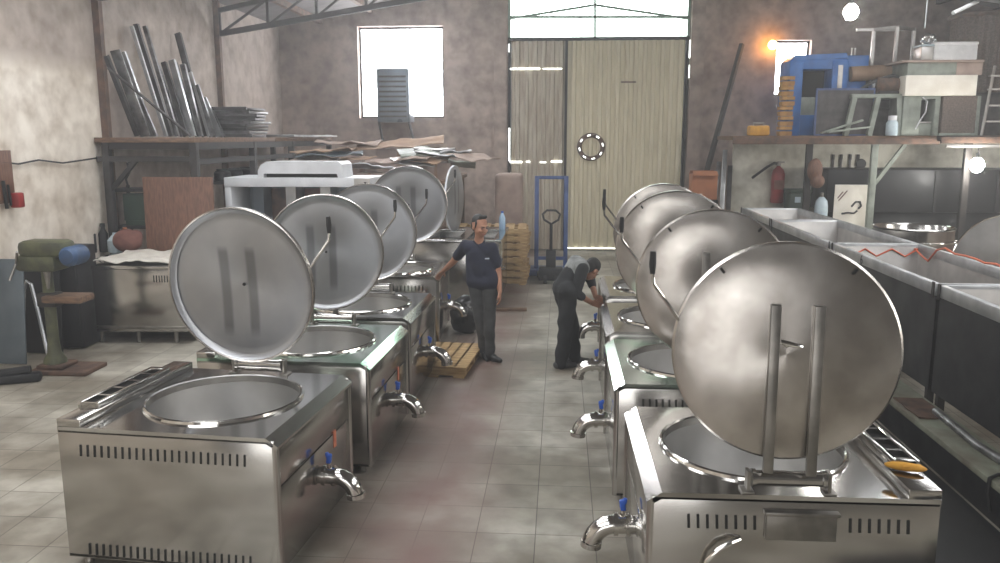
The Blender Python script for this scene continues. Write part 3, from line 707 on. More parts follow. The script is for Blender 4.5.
for i, (px, yy) in enumerate(((285, 15.6), (300, 16.4), (320, 17.4))):
    c = at(px, 136, yy)
    tag(MB().sheet(.75, .6, .03, None, 8, 6, .02, i).build('metal_offcut', M['galv'], None, (c.x-.1, yy, rz0+.02), (0, 0, .3*i)),
        ['grey sheet offcut on the rack beside stacked frames', 'middle sheet offcut lying flat on the rack', 'sheet offcut at the far end of the rack'][i], 'offcut', 'sheet offcuts on the rack')

# brown board leaning
bb = at(142, 180, 11.26); b2 = at(212, 180, 11.26)
tag(MB().box(0, b2.x-bb.x, -.02, .02, 0, 2.1, .006).build('brown_board', M['woodb'], None, (bb.x, 11.26, 0), (-.012, 0, 0)), 'large brown wood board leaning upright under the rack', 'board')

# steel cabinet with film on top
cb = thing('steel_cabinet', 'stainless cabinet on short feet covered with crumpled white film', 'cabinet', (-5.53, 10.62, 0), math.radians(3))
MB().box(-.76, .76, -.6, .6, .16, .98, .01).build('body', M['steel'], cb)
MB().box(-.78, .78, -.62, .62, .98, 1.03, .008).build('cabinet_top', M['deck'], cb)
for x in (-.5, .0, .5):
    for y in (-.5, .5): MB().tube([(x, y, 0), (x, y, .17)], .03, 10).build('foot', M['bar'], cb)
lv = MB()
for i in range(12): lv.obox((.3+i*.035, -.603, .86), (.012, .008, .09), (0, 0, 0), .002)
lv.build('louvre_row', M['dark'], cb)
MB().box(-.74, .74, -.608, -.6, .2, .24, .003).build('kick_strip', M['bar'], cb)
tag(MB().sheet(1.35, 1.1, .01, None, 30, 24, .05, 5, 3).build('plastic_film', M['paper'], None, (-5.42, 10.62, 1.07), (0, 0, math.radians(3))), 'crumpled white film spread over the stainless cabinet', 'plastic film')
tag(MB().ball((0, 0, .17), .17, 3, (1.25, .9, 1)).ball((.12, .02, .23), .1, 2).remesh(.02, 3).build('cloth_bundle', M['helmet'], None, (-6.15, 11.2, 1.03)), 'faded maroon cloth bundle at the wall end of the film-covered cabinet', 'cloth bundle')
jug = thing('plastic_jug', 'pale grey plastic jug beside the maroon cloth bundle', 'jug', (at(110, 245, 11.1).x, 11.25, 1.03))
MB().lathe([(.1, 0), (.11, .02), (.11, .17), (.05, .24), (.035, .25), (.035, .28)], 18).build('body', M['clearp'], jug)
MB().tube([(.1, 0, .14), (.15, 0, .15), (.14, 0, .22), (.05, 0, .24)], .012, 8).build('handle', M['clearp'], jug)
for i, (px, py, lab) in enumerate(((73, 246, 'black bottle nearest the blue motor'), (81, 238, 'black bottle behind, beside the maroon cloth bundle'))):
    c = at(px, py, 10.7)
    bt = thing('black_bottle', lab, 'bottle', (c.x, 11.15+i*.1, 1.03), 0, 'black bottles on the cabinet')
    MB().lathe([(.06, 0), (.065, .02), (.065, .26), (.03, .33), (.028, .36)], 16).build('body', M['blackrub'], bt)
    MB().lathe([(.034, .36), (.034, .41), (.0, .412)], 14).build('cap', M['blackrub'], bt)
    if i: bt.location.z = 1.03; bt.location.y = 11.25

# drill press
dp = thing('drill_press', 'old olive bench drill on a tall column with wooden table and blue motor', 'drill press', (-5.78, 8.75, 0))
MB().box(-.2, .48, -.22, .24, 0, .05, .01).box(-.14, .18, -.16, .16, .05, .1, .02).build('base_plate', M['rust'], dp)
MB().lathe([(.13, .08), (.12, .14), (.075, .22), (.062, .35), (.06, 1.2)], 20).build('column', M['olive'], dp)
MB().box(.0, .46, -.16, .14, .82, .90, .02).build('work_table', M['plankw'], dp)
MB().box(-.1, .12, -.09, .09, .76, .92, .02).build('table_clamp', M['darksteel'], dp)
MB().box(-.25, .22, -.2, .16, 1.18, 1.36, .05).box(-.22, .30, -.18, .14, 1.34, 1.52, .06).build('head', M['olive'], dp)
MB().lathe([(0, 0), (.10, .0), (.11, .03), (.11, .26), (.08, .3), (0, .3)], 20, Matrix.Translation((.40, .05, 1.36))@Matrix.Rotation(PI/2, 4, 'X')).build('motor', mat('dull_blue_motor', (52, 82, 120), (40, 62, 92), 5, .5), dp)
MB().tube([(.08, -.12, 1.2), (.08, -.12, .98)], [.04, .015], 12).build('spindle', M['bar'], dp)
MB().tube([(-.2, -.22, 1.28), (-.24, -.3, 1.1)], .014, 8).tube([(-.2, -.22, 1.28), (-.12, -.3, 1.42)], .014, 8).build('feed_lever', M['bar'], dp)
# cabinet / sheets behind the drill
tag(MB().box(-.22, .22, -.22, .22, 0.02, 1.3, .02).box(-.2, .2, -.24, -.22, .1, .6, .01).box(-.2, .2, -.24, -.22, .66, 1.22, .01).build('black_locker', M['blacksteel'], None, (at(68, 300, 9.7).x-.05, 9.9, 0)), 'narrow black metal locker behind the bench drill', 'locker')
def lean_sheet(name, px0, px1, ytop, Y, m, label, cat, lean=.12):
    a_, b_ = at(px0, 300, Y), at(px1, 300, Y); zt = at((px0+px1)/2, ytop, Y+.2).z
    return tag(MB().box(0, b_.x-a_.x, -.012, .012, 0.01, zt/math.cos(lean), .004).build(name, m, None, (a_.x, Y, 0), (-lean, 0, 0)), label, cat)
lean_sheet('dark_sheet', 22, 58, 252, 9.45, M['blacksteel'], 'dark steel sheet leaning at the wall behind the bench drill', 'steel sheet', .08)
lean_sheet('blue_grey_sheet', -8, 20, 258, 8.95, M['greysheet'], 'blue grey metal sheet leaning at the wall, at the picture edge', 'steel sheet', .10)
fr_ = at(22, 280, 9.3); f2 = at(46, 342, 9.1)
tag(MB().tube([at(23, 330, 9.35), at(24, 290, 9.38), at(27, 281, 9.4), at(31, 284, 9.4), at(38, 312, 9.35), (at(48, 348, 9.1).x, 9.1, .02)], .022, 8).build('bent_tube', M['galv']), 'bent bright tube leaning on the dark sheet behind the drill', 'tube')
tag(MB().box(-.3, .3, -.08, .08, 0, .1, .03).tube([(-.25, 0, .1), (.2, 0, .13)], .05, 10).build('floor_jack', M['blacksteel'], None, (-5.98, 8.25, 0), (0, 0, .4)), 'low black jack lying on the floor before the blue grey sheet', 'jack')
# tool board on the wall
tb = thing('tool_board', 'brown wooden tool board fixed on the pale wall', 'board', (XL, 9.25, 0))
MB().box(.005, .04, -.55, .22, 1.88, 2.5, .004).build('board', M['woodb'], tb)
MB().box(.04, .16, .1, .22, 1.82, 2.0, .02).build('red_switch', M['red'], tb)
MB().tube([(.06, .0, 2.15), (.06, .02, 1.82)], .02, 8).tube([(.06, .08, 2.1), (.06, .1, 1.85)], .015, 8).build('hanging_tool', M['blackrub'], tb)
wc = [at(0, 162, 9.3), at(22, 164, 9.6), at(45, 160, 10.0), at(62, 163, 10.5), at(88, 158, 11.2)]
for i, p in enumerate(wc): p.x = XL+.03 if i < 4 else XL+.11
tag(MB().tube(wc, .011, 6).build('wall_cable', M['blackrub']), 'black cable strung along the pale wall to the rack', 'cable')

# white open cabinet + hood on it
ov = thing('white_oven_housing', 'large white enamel oven housing with open compartments', 'oven housing', (-3.99, 12.25, 0))
W = 1.13; zt = 2.05
for x_ in (-W, W-.1): MB().box(x_, x_+.1, 0, .9, 0, zt-.14, .006).build('side_post', M['white'], ov)
MB().box(-W, W, -.02, .92, zt-.14, zt, .01).build('top_frame', M['white'], ov)
MB().box(W-.24, W-.0, -.03, -.02, zt-.13, zt-.01).build('end_plate', M['galvpale'], ov)
MB().box(W-.09, W-.05, -.036, -.03, zt-.1, zt-.06).build('switch', M['dark'], ov)
MB().box(-W+.1, W-.1, .75, .8, .1, zt-.14).build('back_panel', M['greysheet'], ov)
for x, m_ in ((-.72, M['greysheet']), (-.2, M['galv']), (.35, M['galv'])): MB().box(x-.08, x+.08, .3, .72, .1, zt-.14).build('divider', m_, ov)
for x, m_ in ((-.46, M['rust']), (.08, M['helmet'])): MB().box(x-.16, x+.16, .6, .74, .3, zt-.2, .01).build('burner_panel', m_, ov)
MB().box(-W+.1, W-.1, .0, .75, .1, .14).build('bottom_shelf', M['white'], ov)
hd = thing('white_hood', 'white enamel hood with rounded ends resting on the oven housing', 'hood', (-3.93, 12.55, zt))
MB().prism([(-.66, .0), (-.66, .1), (-.61, .19), (-.52, .24), (.6, .24), (.64, .2), (.66, .0), (.58, .0), (.56, .06), (-.56, .06), (-.58, 0)], -.3, .3).build('hood_shell', M['white'], hd)
MB().box(-.56, .56, -.2, .25, .0, .06).build('inner_slot', M['dark'], hd)
MB().box(XL+.6, -5.14, 12.5, 14.3, 1.93, 1.97, .004).build('lower_shelf', M['darksteel'], rk)
for i in range(3):
    bn = thing('round_burner', ['black round burner nearest the rack end, on the lower rack shelf', 'middle black round burner of three on the lower rack shelf', 'farthest black round burner on the lower rack shelf'][i], 'burner', (-5.35, 12.75+.48*i, 1.972), 0, 'black burners on the lower rack shelf')
    MB().lathe([(.12, 0), (.13, .03), (.13, .13), (.1, .16), (.04, .17), (0, .17)], 16).build('body', M['blacksteel'], bn)
    MB().tube([(.08*math.cos(a*PI/8), .08*math.sin(a*PI/8), .175) for a in range(16)], .014, 6, closed=True).build('flame_ring', M['profdark'], bn)

# scrap platform with cardboard sheets
sc = thing('scrap_platform', 'rusty platform under the cooler window heaped with cardboard', 'platform', (-3.3, 16.2, 0))
MB().box(-1.7, 1.25, -1.4, 1.9, 1.80, 1.88, .004).build('platform_deck', M['plankw'], sc)
for x in (-1.6, 1.15):
    for y in (-1.3, 1.7): MB().box(x-.05, x+.05, y-.05, y+.05, 0, 1.8).build('leg', M['rust'], sc)
SH = [(265, 150, 15.4, 1.1, .8, 'card', .0, 'brown cardboard sheet on the scrap platform nearest the rack'),
      (330, 152, 15.3, 1.2, .9, 'greysheet', .2, 'grey curved sheet lying on the scrap platform'),
      (300, 158, 15.0, .8, .7, 'cardp', -.2, 'small faded cardboard under the grey curved sheet'),
      (372, 165, 14.9, .7, .6, 'white', .4, 'white scrap sheet sticking out towards the white hood'),
      (395, 158, 15.5, 1.5, 1.1, 'cardp', -.1, 'wide faded cardboard in the middle of the scrap platform'),
      (425, 150, 15.6, 1.0, .8, 'greygreen', .3, 'grey green sheet under the white sheets on the scrap heap'),
      (440, 153, 15.4, .8, .7, 'white', -.25, 'white sheet on top of the scrap heap below cooler'),
      (470, 155, 15.5, .8, .9, 'cardp', -.5, 'faded cardboard drooping at the gate end of the scrap platform'),
      (400, 142, 16.8, 1.8, .8, 'card', .1, 'long brown cardboard at the wall below the cooler'),
      (435, 148, 15.9, .8, .5, 'galvpale', .1, 'bright metal sheet topmost on the scrap heap'),
      (340, 141, 16.9, 1.3, .7, 'cardp', .0, 'faded cardboard at the wall beside the cooler stand'),
      (412, 160, 15.2, .7, .6, 'galvpale', .5, 'pale metal scrap sheet hanging toward the farthest kettle lid'),
      (455, 150, 15.7, .6, .5, 'white', .2, 'small white sheet between the topmost metal sheet and drooping cardboard'),
      (355, 157, 15.2, .6, .6, 'card', .7, 'small brown cardboard before the grey curved sheet'),
      (430, 158, 15.3, .6, .7, 'card', -.3, 'small brown cardboard under the white sheets at the kettle side'),
      (462, 162, 15.2, .5, .5, 'greygreen', .1, 'small grey green sheet lowest at the gate end of the heap')]
for i, (px, py, Y, w_, d_, m_, rz_, lab) in enumerate(SH):
    c = at(px, py, Y); z = max(1.93, c.z-.12); c.x = max(c.x, -5.0+w_/2)
    tag(MB().sheet(w_, d_, .018, None, 14, 10, .07, i+11, 2.2).build('scrap_sheet', M[m_], None, (c.x, Y, z+.08), (.12*((i % 3)-.6), .06*((i % 4)-1.5), rz_)), lab, 'scrap sheet', 'scrap sheets on the platform')
for px, py, Y, w_, lab in ((400, 142, 16.9, .9, 'faded carton at the wall under the long brown cardboard'), (470, 155, 15.5, .55, 'faded carton at the gate end of the scrap platform under drooping cardboard'), (300, 158, 15.05, .6, 'faded carton at the rack end of the scrap platform'), (372, 165, 14.95, .5, 'low faded carton under the white scrap sheet'), (345, 148, 16.6, .7, 'faded carton behind the grey curved sheet on the platform')):
    c = at(px, py, Y); c.x = min(max(c.x, -5.0+w_/2), -2.05-w_/2); hh = c.z-.12-1.88-.02
    cc = thing('scrap_carton', lab, 'carton', (c.x, Y, 1.88), .08*w_, 'cartons on the scrap platform')
    MB().box(-w_/2, w_/2, -.28, .28, 0, hh, .01).build('body', M['cardp'], cc); MB().box(-.03, .03, -.285, .285, 0, hh+.002).build('tape', M['card'], cc)
tag(MB().box(-.27, .27, -.35, .35, 0, 1.95, .06).remesh(.04, 3).build('wrapped_stack', M['cardp'], None, (-1.02, 16.45, 0)), 'tall faded pink wrapped stack beside the gate', 'wrapped stack')
tag(MB().lathe([(0, .05), (.4, .03), (.55, 0), (.55, -.03), (.53, -.03), (.52, 0), (0, .03)], 40, cap=False).build('spare_lid', M['lidin'], None, (at(457, 200, 13.9).x, 13.65, 1.645), (PI/2, 0, 1.42)), 'spare round steel lid standing on edge on the steel counter', 'lid')
# cooler in the window
co = thing('desert_cooler', 'blue grey desert cooler on a leg stand before the bright window', 'cooler')
a, b = at(378, 69, 18.9), at(411, 122, 18.9)
cx = MB().box(a.x, b.x, 18.7, 19.35, b.z, a.z, .02).build('body', M['greysheet'], co)
gr_ = MB()
for i in range(9): gr_.box(a.x+.06, b.x-.06, 18.685, 18.7, b.z+.1+i*.11, b.z+.14+i*.11)
gr_.build('grille', M['profdark'], co)
MB().tube([at(379, 122, 18.85), at(383, 141, 18.3), (at(385, 150, 18).x, 18.0, 1.88)], .03, 8).build('leg', M['darksteel'], co)
MB().tube([at(409, 122, 18.85), at(414, 141, 18.3), (at(416, 150, 18).x, 18.0, 1.88)], .03, 8).build('leg', M['darksteel'], co)

# counter behind the standing man
ct = thing('steel_counter', 'stainless serving counter with open wells behind the standing man', 'counter', (-1.85, 12.5, 0))
MB().box(-.95, .92, 0, .03, .1, 1.04, .004).box(-.95, .92, 1.87, 1.9, .1, 1.04).box(-.95, -.92, .03, 1.87, .1, 1.04).box(.89, .92, .03, 1.87, .1, 1.04, .004).build('body', M['steel'], ct)
tpm = MB()
tpm.box(-.97, .95, -.02, .2, 1.04, 1.09, .004).box(-.97, .95, 1.5, 1.92, 1.04, 1.09, .004)
for x0, x1 in ((-.97, -.85), (-.35, -.2), (.25, .4), (.82, .95)): tpm.box(x0, x1, .2, 1.5, 1.04, 1.09)
tpm.build('counter_top', M['deck'], ct)
for x in (-.6, .02, .61):
    MB().box(x-.24, x+.24, .21, 1.49, .85, .86).box(x-.24, x-.235, .21, 1.49, .85, 1.05).box(x+.235, x+.24, .21, 1.49, .85, 1.05).build('well', M['pot'], ct)
for x in (-.85, .82):
    for y in (.1, 1.8): MB().tube([(x, y, 0), (x, y, .11)], .03, 8).build('foot', M['bar'], ct)
MB().tube([(.93, .6, .55), (.96, .6, .55), (.96, .9, .55), (.93, .9, .55)], .012, 8).build('door_handle', M['bright'], ct)
bt = thing('water_bottle', 'pale blue plastic water bottle standing on the steel counter', 'bottle', (at(502, 230, 14.0).x, 14.05, 1.09))
MB().lathe([(.05, 0), (.055, .02), (.055, .2), (.025, .27), (.02, .29)], 16).build('body', M['bluewater'], bt)
MB().lathe([(.024, .285), (.024, .315), (0, .316)], 12).build('cap', M['blue'], bt)

# pallets
def pallet(name, label, w=1.2, d=.9, grp=None):
    p = thing(name, label, 'pallet', group=grp)
    for i in range(6):
        x = -w/2+(i+.5)*w/6; MB().box(x-.075, x+.075, -d/2, d/2, .105, .127, .003).build('deck_board', M['wood'], p)
    for y in (-d/2+.06, 0, d/2-.06): MB().box(-w/2, w/2, y-.05, y+.05, .022, .105, .004).build('bearer', M['wood'], p)
    for x in (-w/2+.08, 0, w/2-.08): MB().box(x-.06, x+.06, -d/2, d/2, 0, .022).build('bottom_board', M['wood'], p)
    return p
p0 = pallet('pallet', 'bottom pallet of the stack beside the gate', 1.35, 1.0, 'stacked pallets by the gate'); p0.location = (-1.27, 15.2, 0)
names = ['bottom', 'second', 'third', 'fourth', 'fifth', 'sixth', 'seventh', 'top']
for i in range(1, 8):
    q, _ = dup(p0, (-1.27+random.uniform(-.06, .06), 15.2+random.uniform(-.05, .05), i*.1285), random.uniform(-.05, .05), names[i]+(' pallet up' if i < 7 else ' pallet')+' in the stack beside the gate')
p1 = pallet('pallet', 'small wooden pallet on the floor beside the farthest kettle row taps', .75, 1.1); p1.location = (-1.36, 9.35, 0); p1.rotation_euler = (0, 0, -.08)
# bag
bg = MB().ball((0, 0, .2), .22, 4, (1.0, .85, 1)).ball((-.03, 0, .42), .12, 3, (1.2, 1, .8))
bg.remesh(.025, 2)
for v in bg.bm.verts:
    v.co += v.co.normalized()*.06*noise.noise(v.co*9); v.co.z = max(v.co.z, 0.0)
tag(bg.build('plastic_bag', M['bag'], None, (-1.27, 10.95, 0)), 'shiny black plastic bag on the floor behind the standing man', 'bag')
tag(MB().box(-.3, .3, -.05, .05, 0, .04, .004).build('wood_plank', M['plankw'], None, (at(508, 313, 12.6).x, 12.45, 0), (0, 0, .05)), 'short wood plank on the floor behind the standing man', 'plank')
# lifting frame + hand pallet truck
lf = thing('lift_frame', 'blue tubular lifting frame standing before the gate', 'lift frame', (-.17, 15.75, 0))
for x in (-.28, .28): MB().box(x-.04, x+.04, -.04, .04, 0, 1.93, .006).build('mast', M['bluef'], lf)
MB().box(-.24, .24, -.03, .03, 1.87, 1.93, .004).box(-.24, .24, -.03, .03, .32, .38).build('cross_bar', M['bluef'], lf)
MB().box(-.42, .42, -.25, .3, .04, .16, .01).build('base', M['bluef'], lf)
for x in (-.35, .35): MB().lathe([(.05, -.03), (.05, .03)], 14, Matrix.Translation((x, .15, .05))@Matrix.Rotation(PI/2, 4, 'Y')).build('wheel', M['blackrub'], lf)
hp = thing('hand_pallet_truck', 'black hand pallet truck with loop handle before the blue frame', 'pallet truck', (-.16, 14.93, 0))
MB().box(-.22, .22, -.1, .12, .06, .3, .02).box(-.09, .09, -.09, .07, .3, .62, .02).build('pump', M['blacksteel'], hp)
MB().tube([(0, 0, .6), (0, -.04, 1.12)], .028, 10).build('tiller', M['blacksteel'], hp)
MB().tube([(0, -.04, 1.1), (-.13, -.05, 1.18), (-.16, -.05, 1.28), (-.08, -.05, 1.35), (.08, -.05, 1.35), (.16, -.05, 1.28), (.13, -.05, 1.18), (0, -.04, 1.1)], .02, 8).build('loop_handle', M['blacksteel'], hp)
for x in (-.18, .18): MB().box(x-.075, x+.075, .12, .5, .09, .15, .006).build('fork', M['blacksteel'], hp)
for x in (-.1, .1): MB().lathe([(.09, -.03), (.09, .03)], 18, Matrix.Translation((x, -.05, .09))@Matrix.Rotation(PI/2, 4, 'Y')).build('wheel', M['blackrub'], hp)

# ================================================================ RIGHT SIDE
rs = thing('goods_shelf', 'long dark iron goods shelf loaded with old machines', 'shelf')
sx0 = at(733, 135, 16.7).x
MB().box(sx0, 7.3, 16.7, 18.35, 2.6, 2.68, .006).build('shelf_board', M['plankw'], rs)
MB().box(7.25, XR-.02, 16.4, 18.35, 2.58, 2.68, .006).build('shelf_board', M['darksteel'], rs)
MB().box(sx0, 7.3, 16.66, 16.72, 2.52, 2.64, .004).box(7.2, XR-.05, 16.36, 16.42, 2.54, 2.66, .004).build('shelf_edge', M['rust'], rs); MB().box(7.3, XR-.05, 16.35, 16.42, 2.46, 2.52, .004).build('pale_strip', M['galvpale'], rs)
for px, yy, m_ in ((808, 16.8, 'darksteel'), (873, 16.75, 'greygreen'), (966, 16.5, 'darksteel')):
    x = at(px, 170, yy).x; MB().box(x-.06, x+.06, yy-.05, yy+.05, 0, 2.6, .004).build('leg', M[m_], rs)
x = at(873, 200, 16.8).x
MB().beam((x, 16.8, 1.75), (x+.55, 16.8, 2.55), .07).build('brace', M['greygreen'], rs)
ZS = 2.685
def onshelf(px, Y): return at(px, 135, Y).x
# yellow box
x = onshelf(758, 17)
yb = thing('yellow_tool_case', 'small yellow tool case at the gate end of the goods shelf', 'tool case', (x, 17.0, ZS))
MB().box(-.2, .2, -.14, .14, 0, .2, .04).build('body', M['yellow'], yb)
MB().tube([(-.1, 0, .19), (-.1, 0, .25), (.1, 0, .25), (.1, 0, .19)], .016, 8).build('handle', M['galvpale'], yb)
# crates
x = onshelf(784, 17.6)
c0 = thing('wooden_crate', 'bottom yellow wooden crate in the narrow stack beside the blue machine', 'crate', (x, 17.6, ZS), 0, 'stacked crates beside the blue machine')
cb_ = MB()
for z in (.02, .12):
    for y in (-.12, .12): cb_.box(-.12, .12, y-.008, y+.008, z, z+.07)
    for xx in (-.12, .12): cb_.box(xx-.008, xx+.008, -.12, .12, z, z+.07)
cb_.build('slat_side', M['ylwood'], c0); MB().box(-.12, .12, -.12, .12, 0, .02).build('crate_base', M['ylwood'], c0)
for i in range(1, 6): dup(c0, (x+random.uniform(-.02, .02), 17.6, ZS+i*.2), 0, ['', 'second', 'third', 'fourth', 'fifth', 'top'][i]+' yellow wooden crate in the narrow stack beside the blue machine')
# blue machine
x0, x1 = at(788, 100, 17.56).x, at(868, 100, 17.56).x; zt = at(820, 55, 17.56).z-ZS; w = x1-x0
bm_ = thing('blue_machine', 'blue painted machine cabinet with arched opening on the goods shelf', 'machine', (x0, 17.56, ZS))
body = MB().box(0, .17*w, 0, .8, 0, zt-.12, .02).box(.01, w*.72, .012, .79, zt-.28, zt-.07, .02).box(w*.53, w*.73, -.01, .81, .005, zt-.1, .03).box(.02, w*.56, .02, .78, .01, .42, .015).box(w*.735, w, .1, .9, 0, zt, .02)
body.build('body', M['bluep'], bm_)
MB().prism([(.0, zt-.1), (.1, zt-.0), (w*.7, zt+.04), (w*.72, zt-.06)], .02, .78).build('top_cover', M['bluep'], bm_)
MB().box(.16*w, .545*w, .5, .55, .4, zt-.2).build('opening', M['dark'], bm_)
MB().box(w*.17, w*.46, .1, .14, .42, .78, .005).build('grey_plate', M['greygreen'], bm_)
MB().box(w*.6, w*.66, -.02, .02, zt-.75, zt-.2, .004).build('bright_strip', M['galvpale'], bm_)
MB().tube([(w*.82, .3, zt), (w*.82, .3, zt+.16), (w*.86, .3, zt+.16), (w*.86, .3, zt)], .02, 8).build('lifting_eye', M['galvpale'], bm_)
# dark framed panel
a, b = at(817, 90, 16.95), at(876, 90, 16.95)
dpn = thing('framed_panel', 'dark grey framed panel leaning before the blue machine', 'panel', (a.x, 16.98, ZS))
MB().box(.03, b.x-a.x-.03, 0, .03, .03, .88).build('sheet', M['profdark'], dpn)
w_ = b.x-a.x
MB().box(0, w_, -.01, .04, .88, .92).box(0, .03, -.01, .04, 0, .9).box(w_-.03, w_, -.01, .04, 0, .9).box(0, w_, -.01, .04, 0, .03).build('frame', M['bluef'], dpn)
# grey green bench
a, b = at(850, 96, 16.8), at(906, 96, 16.8); w_ = b.x-a.x
bn = thing('small_bench', 'grey green metal bench with splayed legs on the goods shelf', 'bench', (a.x, 16.85, ZS))
MB().box(.05, w_-.02, -.02, .7, .72, .80, .01).build('bench_top', M['greygreen'], bn)
for (x_, dx) in ((.1, -.12), (w_*.52, -.12), (w_-.12, .05)): MB().beam((x_+dx, 0, 0), (x_, 0, .73), .11, .09).build('leg', M['greygreen'], bn)
MB().box(.0, w_*.45, .3, .34, .15, .65).build('back_panel', M['profdark'], bn)
for i, (pa, pb) in enumerate((((824, 132), (866, 120)), ((830, 134), (872, 127)))):
    A, B = at(*pa, 16.6), at(*pb, 16.6); A.z = ZS+.05+.02*i; B.z = max(B.z, ZS+.12)
    A.y = 16.78-.06*i; B.y = 16.78-.06*i
    tag(MB().beam(A, B, .1, .035, .004).build('grey_plank', M['greygreen']), ['upper grey plank lying slanted before the dark panel', 'lower grey plank lying slanted before the dark panel'][i], 'plank', 'grey planks on the shelf')
jr = thing('white_jar', 'white plastic jar standing under the grey green bench', 'jar', (onshelf(890, 16.72), 16.66, ZS))
MB().lathe([(.1, 0), (.11, .02), (.11, .24), (.07, .30)], 18).build('body', M['clearp'], jr)
MB().lathe([(.08, .29), (.08, .38), (0, .385)], 18).build('lid', M['white'], jr)
# silver frame behind
a, b = at(873, 30, 18.0), at(913, 30, 18.0)
sf = thing('tube_frame', 'tall pale square tube frame standing behind the blue machine', 'frame')
for x_, y_ in ((a.x, 17.95), (b.x, 17.95), (at(897, 30, 17.6).x, 17.6), (a.x+.12, 18.28)):
    MB().box(x_-.03, x_+.03, y_-.03, y_+.03, ZS, a.z).build('leg', M['galvpale'], sf)
MB().beam((a.x-.35, 17.95, a.z), (b.x+.03, 17.95, a.z), .06).beam((at(897, 30, 17.6).x, 17.6, a.z), (b.x, 17.95, a.z), .06).beam((a.x, 17.95, a.z), (at(897, 30, 17.6).x, 17.6, a.z), .06).build('top_bar', M['galvpale'], sf)
MB().beam((a.x, 17.95, at(866, 68, 18).z), (b.x, 17.95, at(866, 66, 18).z), .04).build('cross_bar', M['galvpale'], sf)
tb_ = at(877, 74, 17.6)
tag(MB().tube([(at(850, 76, 17.6).x, 17.6, tb_.z), (at(906, 72, 17.6).x, 17.6, tb_.z+.05)], .15, 16).build('tarp_roll', M['card']), 'brown rolled tarp lying across behind the motor on shelf', 'tarp roll')
sp_ = thing('tarp_rest', 'dark box under the brown tarp roll', 'box', ((at(885, 74, 17.6).x), 17.65, ZS))
MB().box(-.35, .35, -.2, .2, 0, tb_.z-.13-ZS, .01).build('body', M['profdark'], sp_); MB().box(-.37, .37, -.22, .22, .5, .56, .01).build('band', M['darksteel'], sp_)
# motor on bench
mo = thing('old_motor', 'old grey motor with pulley on the grey green bench', 'motor', (at(888, 88, 16.95).x-.05, 17.12, ZS+.80))
MB().lathe([(0, -.24), (.13, -.24), (.16, -.2), (.16, .2), (.12, .24), (0, .24)], 20, Matrix.Translation((.1, 0, .18))@Matrix.Rotation(PI/2, 4, 'Y')).build('housing', M['rust'], mo)
MB().box(-.1, .3, -.14, .14, 0, .06, .006).build('foot', M['darksteel'], mo)
MB().lathe([(.1, -.03), (.06, 0), (.1, .03)], 18, Matrix.Translation((-.2, 0, .18))@Matrix.Rotation(PI/2, 4, 'Y')).build('pulley', M['galv'], mo)
MB().tube([(-.42, -.05, .1), (-.25, -.05, .22), (-.05, -.06, .3), (.15, -.06, .36), (.4, -.05, .3)], .035, 10).build('hose', M['blackrub'], mo)
# cabinets under the cream box
x0, x1 = at(905, 100, 16.7).x, at(942, 100, 16.7).x; H1 = at(920, 96, 16.7).z-ZS
gc = thing('grey_cabinet', 'grey green open cabinet with black inside under the cream stove', 'cabinet', (x0, 16.75, ZS))
w_ = x1-x0
MB().box(0, w_*.48, 0, .8, 0, H1, .008).box(w_*.86, w_, 0, .8, 0, H1, .008).box(w_*.48, w_*.86, 0, .8, H1-.05, H1).box(w_*.48, w_*.86, .5, .55, 0, H1-.05).build('body', M['greygreen'], gc)
MB().box(w_*.49, w_*.85, .45, .5, .02, H1-.06).build('dark_inside', M['dark'], gc)
MB().tube([(w_*.5, -.01, H1-.02), (w_*.62, -.03, H1-.1), (w_*.6, -.03, H1*.6), (w_*.45, -.03, H1*.35), (w_*.36, -.03, .12)], .012, 8).build('cable', M['white'], gc)
bk = thing('grey_bucket', 'pale grey box standing in the black opening of the cabinet', 'box', (x0+w_*.66, 16.95, ZS))
MB().box(-.14, .14, -.12, .12, 0, .24, .02).build('body', M['greygreen'], bk); MB().box(-.15, .15, -.13, .13, .24, .27, .01).build('lid', M['galvpale'], bk)
x0, x1 = at(943, 100, 16.7).x, at(982, 100, 16.7).x; w_ = x1-x0
pb_ = thing('speckled_box', 'speckled brown boxed panel with pale frame under the cream stove', 'box', (x0, 16.75, ZS))
MB().box(.03, w_-.05, 0, .75, .03, H1, .01).build('body', M['speck'], pb_)
MB().box(0, w_, -.02, .1, 0, .05, .005).box(w_-.06, w_, -.02, .1, .05, H1, .005).build('frame', M['greygreen'], pb_)
x0, x1 = at(906, 80, 16.7).x, at(982, 80, 16.7).x; w_ = x1-x0; z1 = ZS+H1+.005
H2 = at(940, 60, 16.7).z-z1
sv = thing('cream_stove', 'cream enamel stove body with stained green top stacked on cabinets', 'stove', (x0, 16.7, z1))
MB().box(0, w_-.08, 0, .8, 0, H2*.58, .01).build('body', M['cream'], sv)
MB().box(.02, w_*.66, .02, .8, H2*.58, H2-.04, .01).build('stained_panel', M['greygreen'], sv)
MB().box(w_*.66, w_, .02, .8, H2*.58, H2-.04, .01).build('end_panel', M['cardp'], sv)
MB().box(-.12, w_+.0, -.03, .82, H2-.04, H2, .008).build('stove_top', M['cardp'], sv)
z2 = z1+H2+.003
fb = thing('styrofoam_box', 'bright white styrofoam box on top of the cream stove', 'box', (at(955, 50, 16.8).x, 17.0, z2))
MB().box(-.4, .4, -.25, .25, 0, .28, .02).build('body', M['foam'], fb); MB().box(-.41, .41, -.26, .26, .28, .34, .02).build('lid', M['foam'], fb)
cbx = thing('clear_box', 'pale plastic box beside the styrofoam box on the cream stove', 'box', (at(930, 52, 16.8).x-.02, 16.98, z2))
MB().box(-.15, .15, -.2, .2, 0, .26, .02).build('body', M['galvpale'], cbx); MB().box(-.16, .16, -.21, .21, .26, .3, .01).build('lid', M['clearp'], cbx)
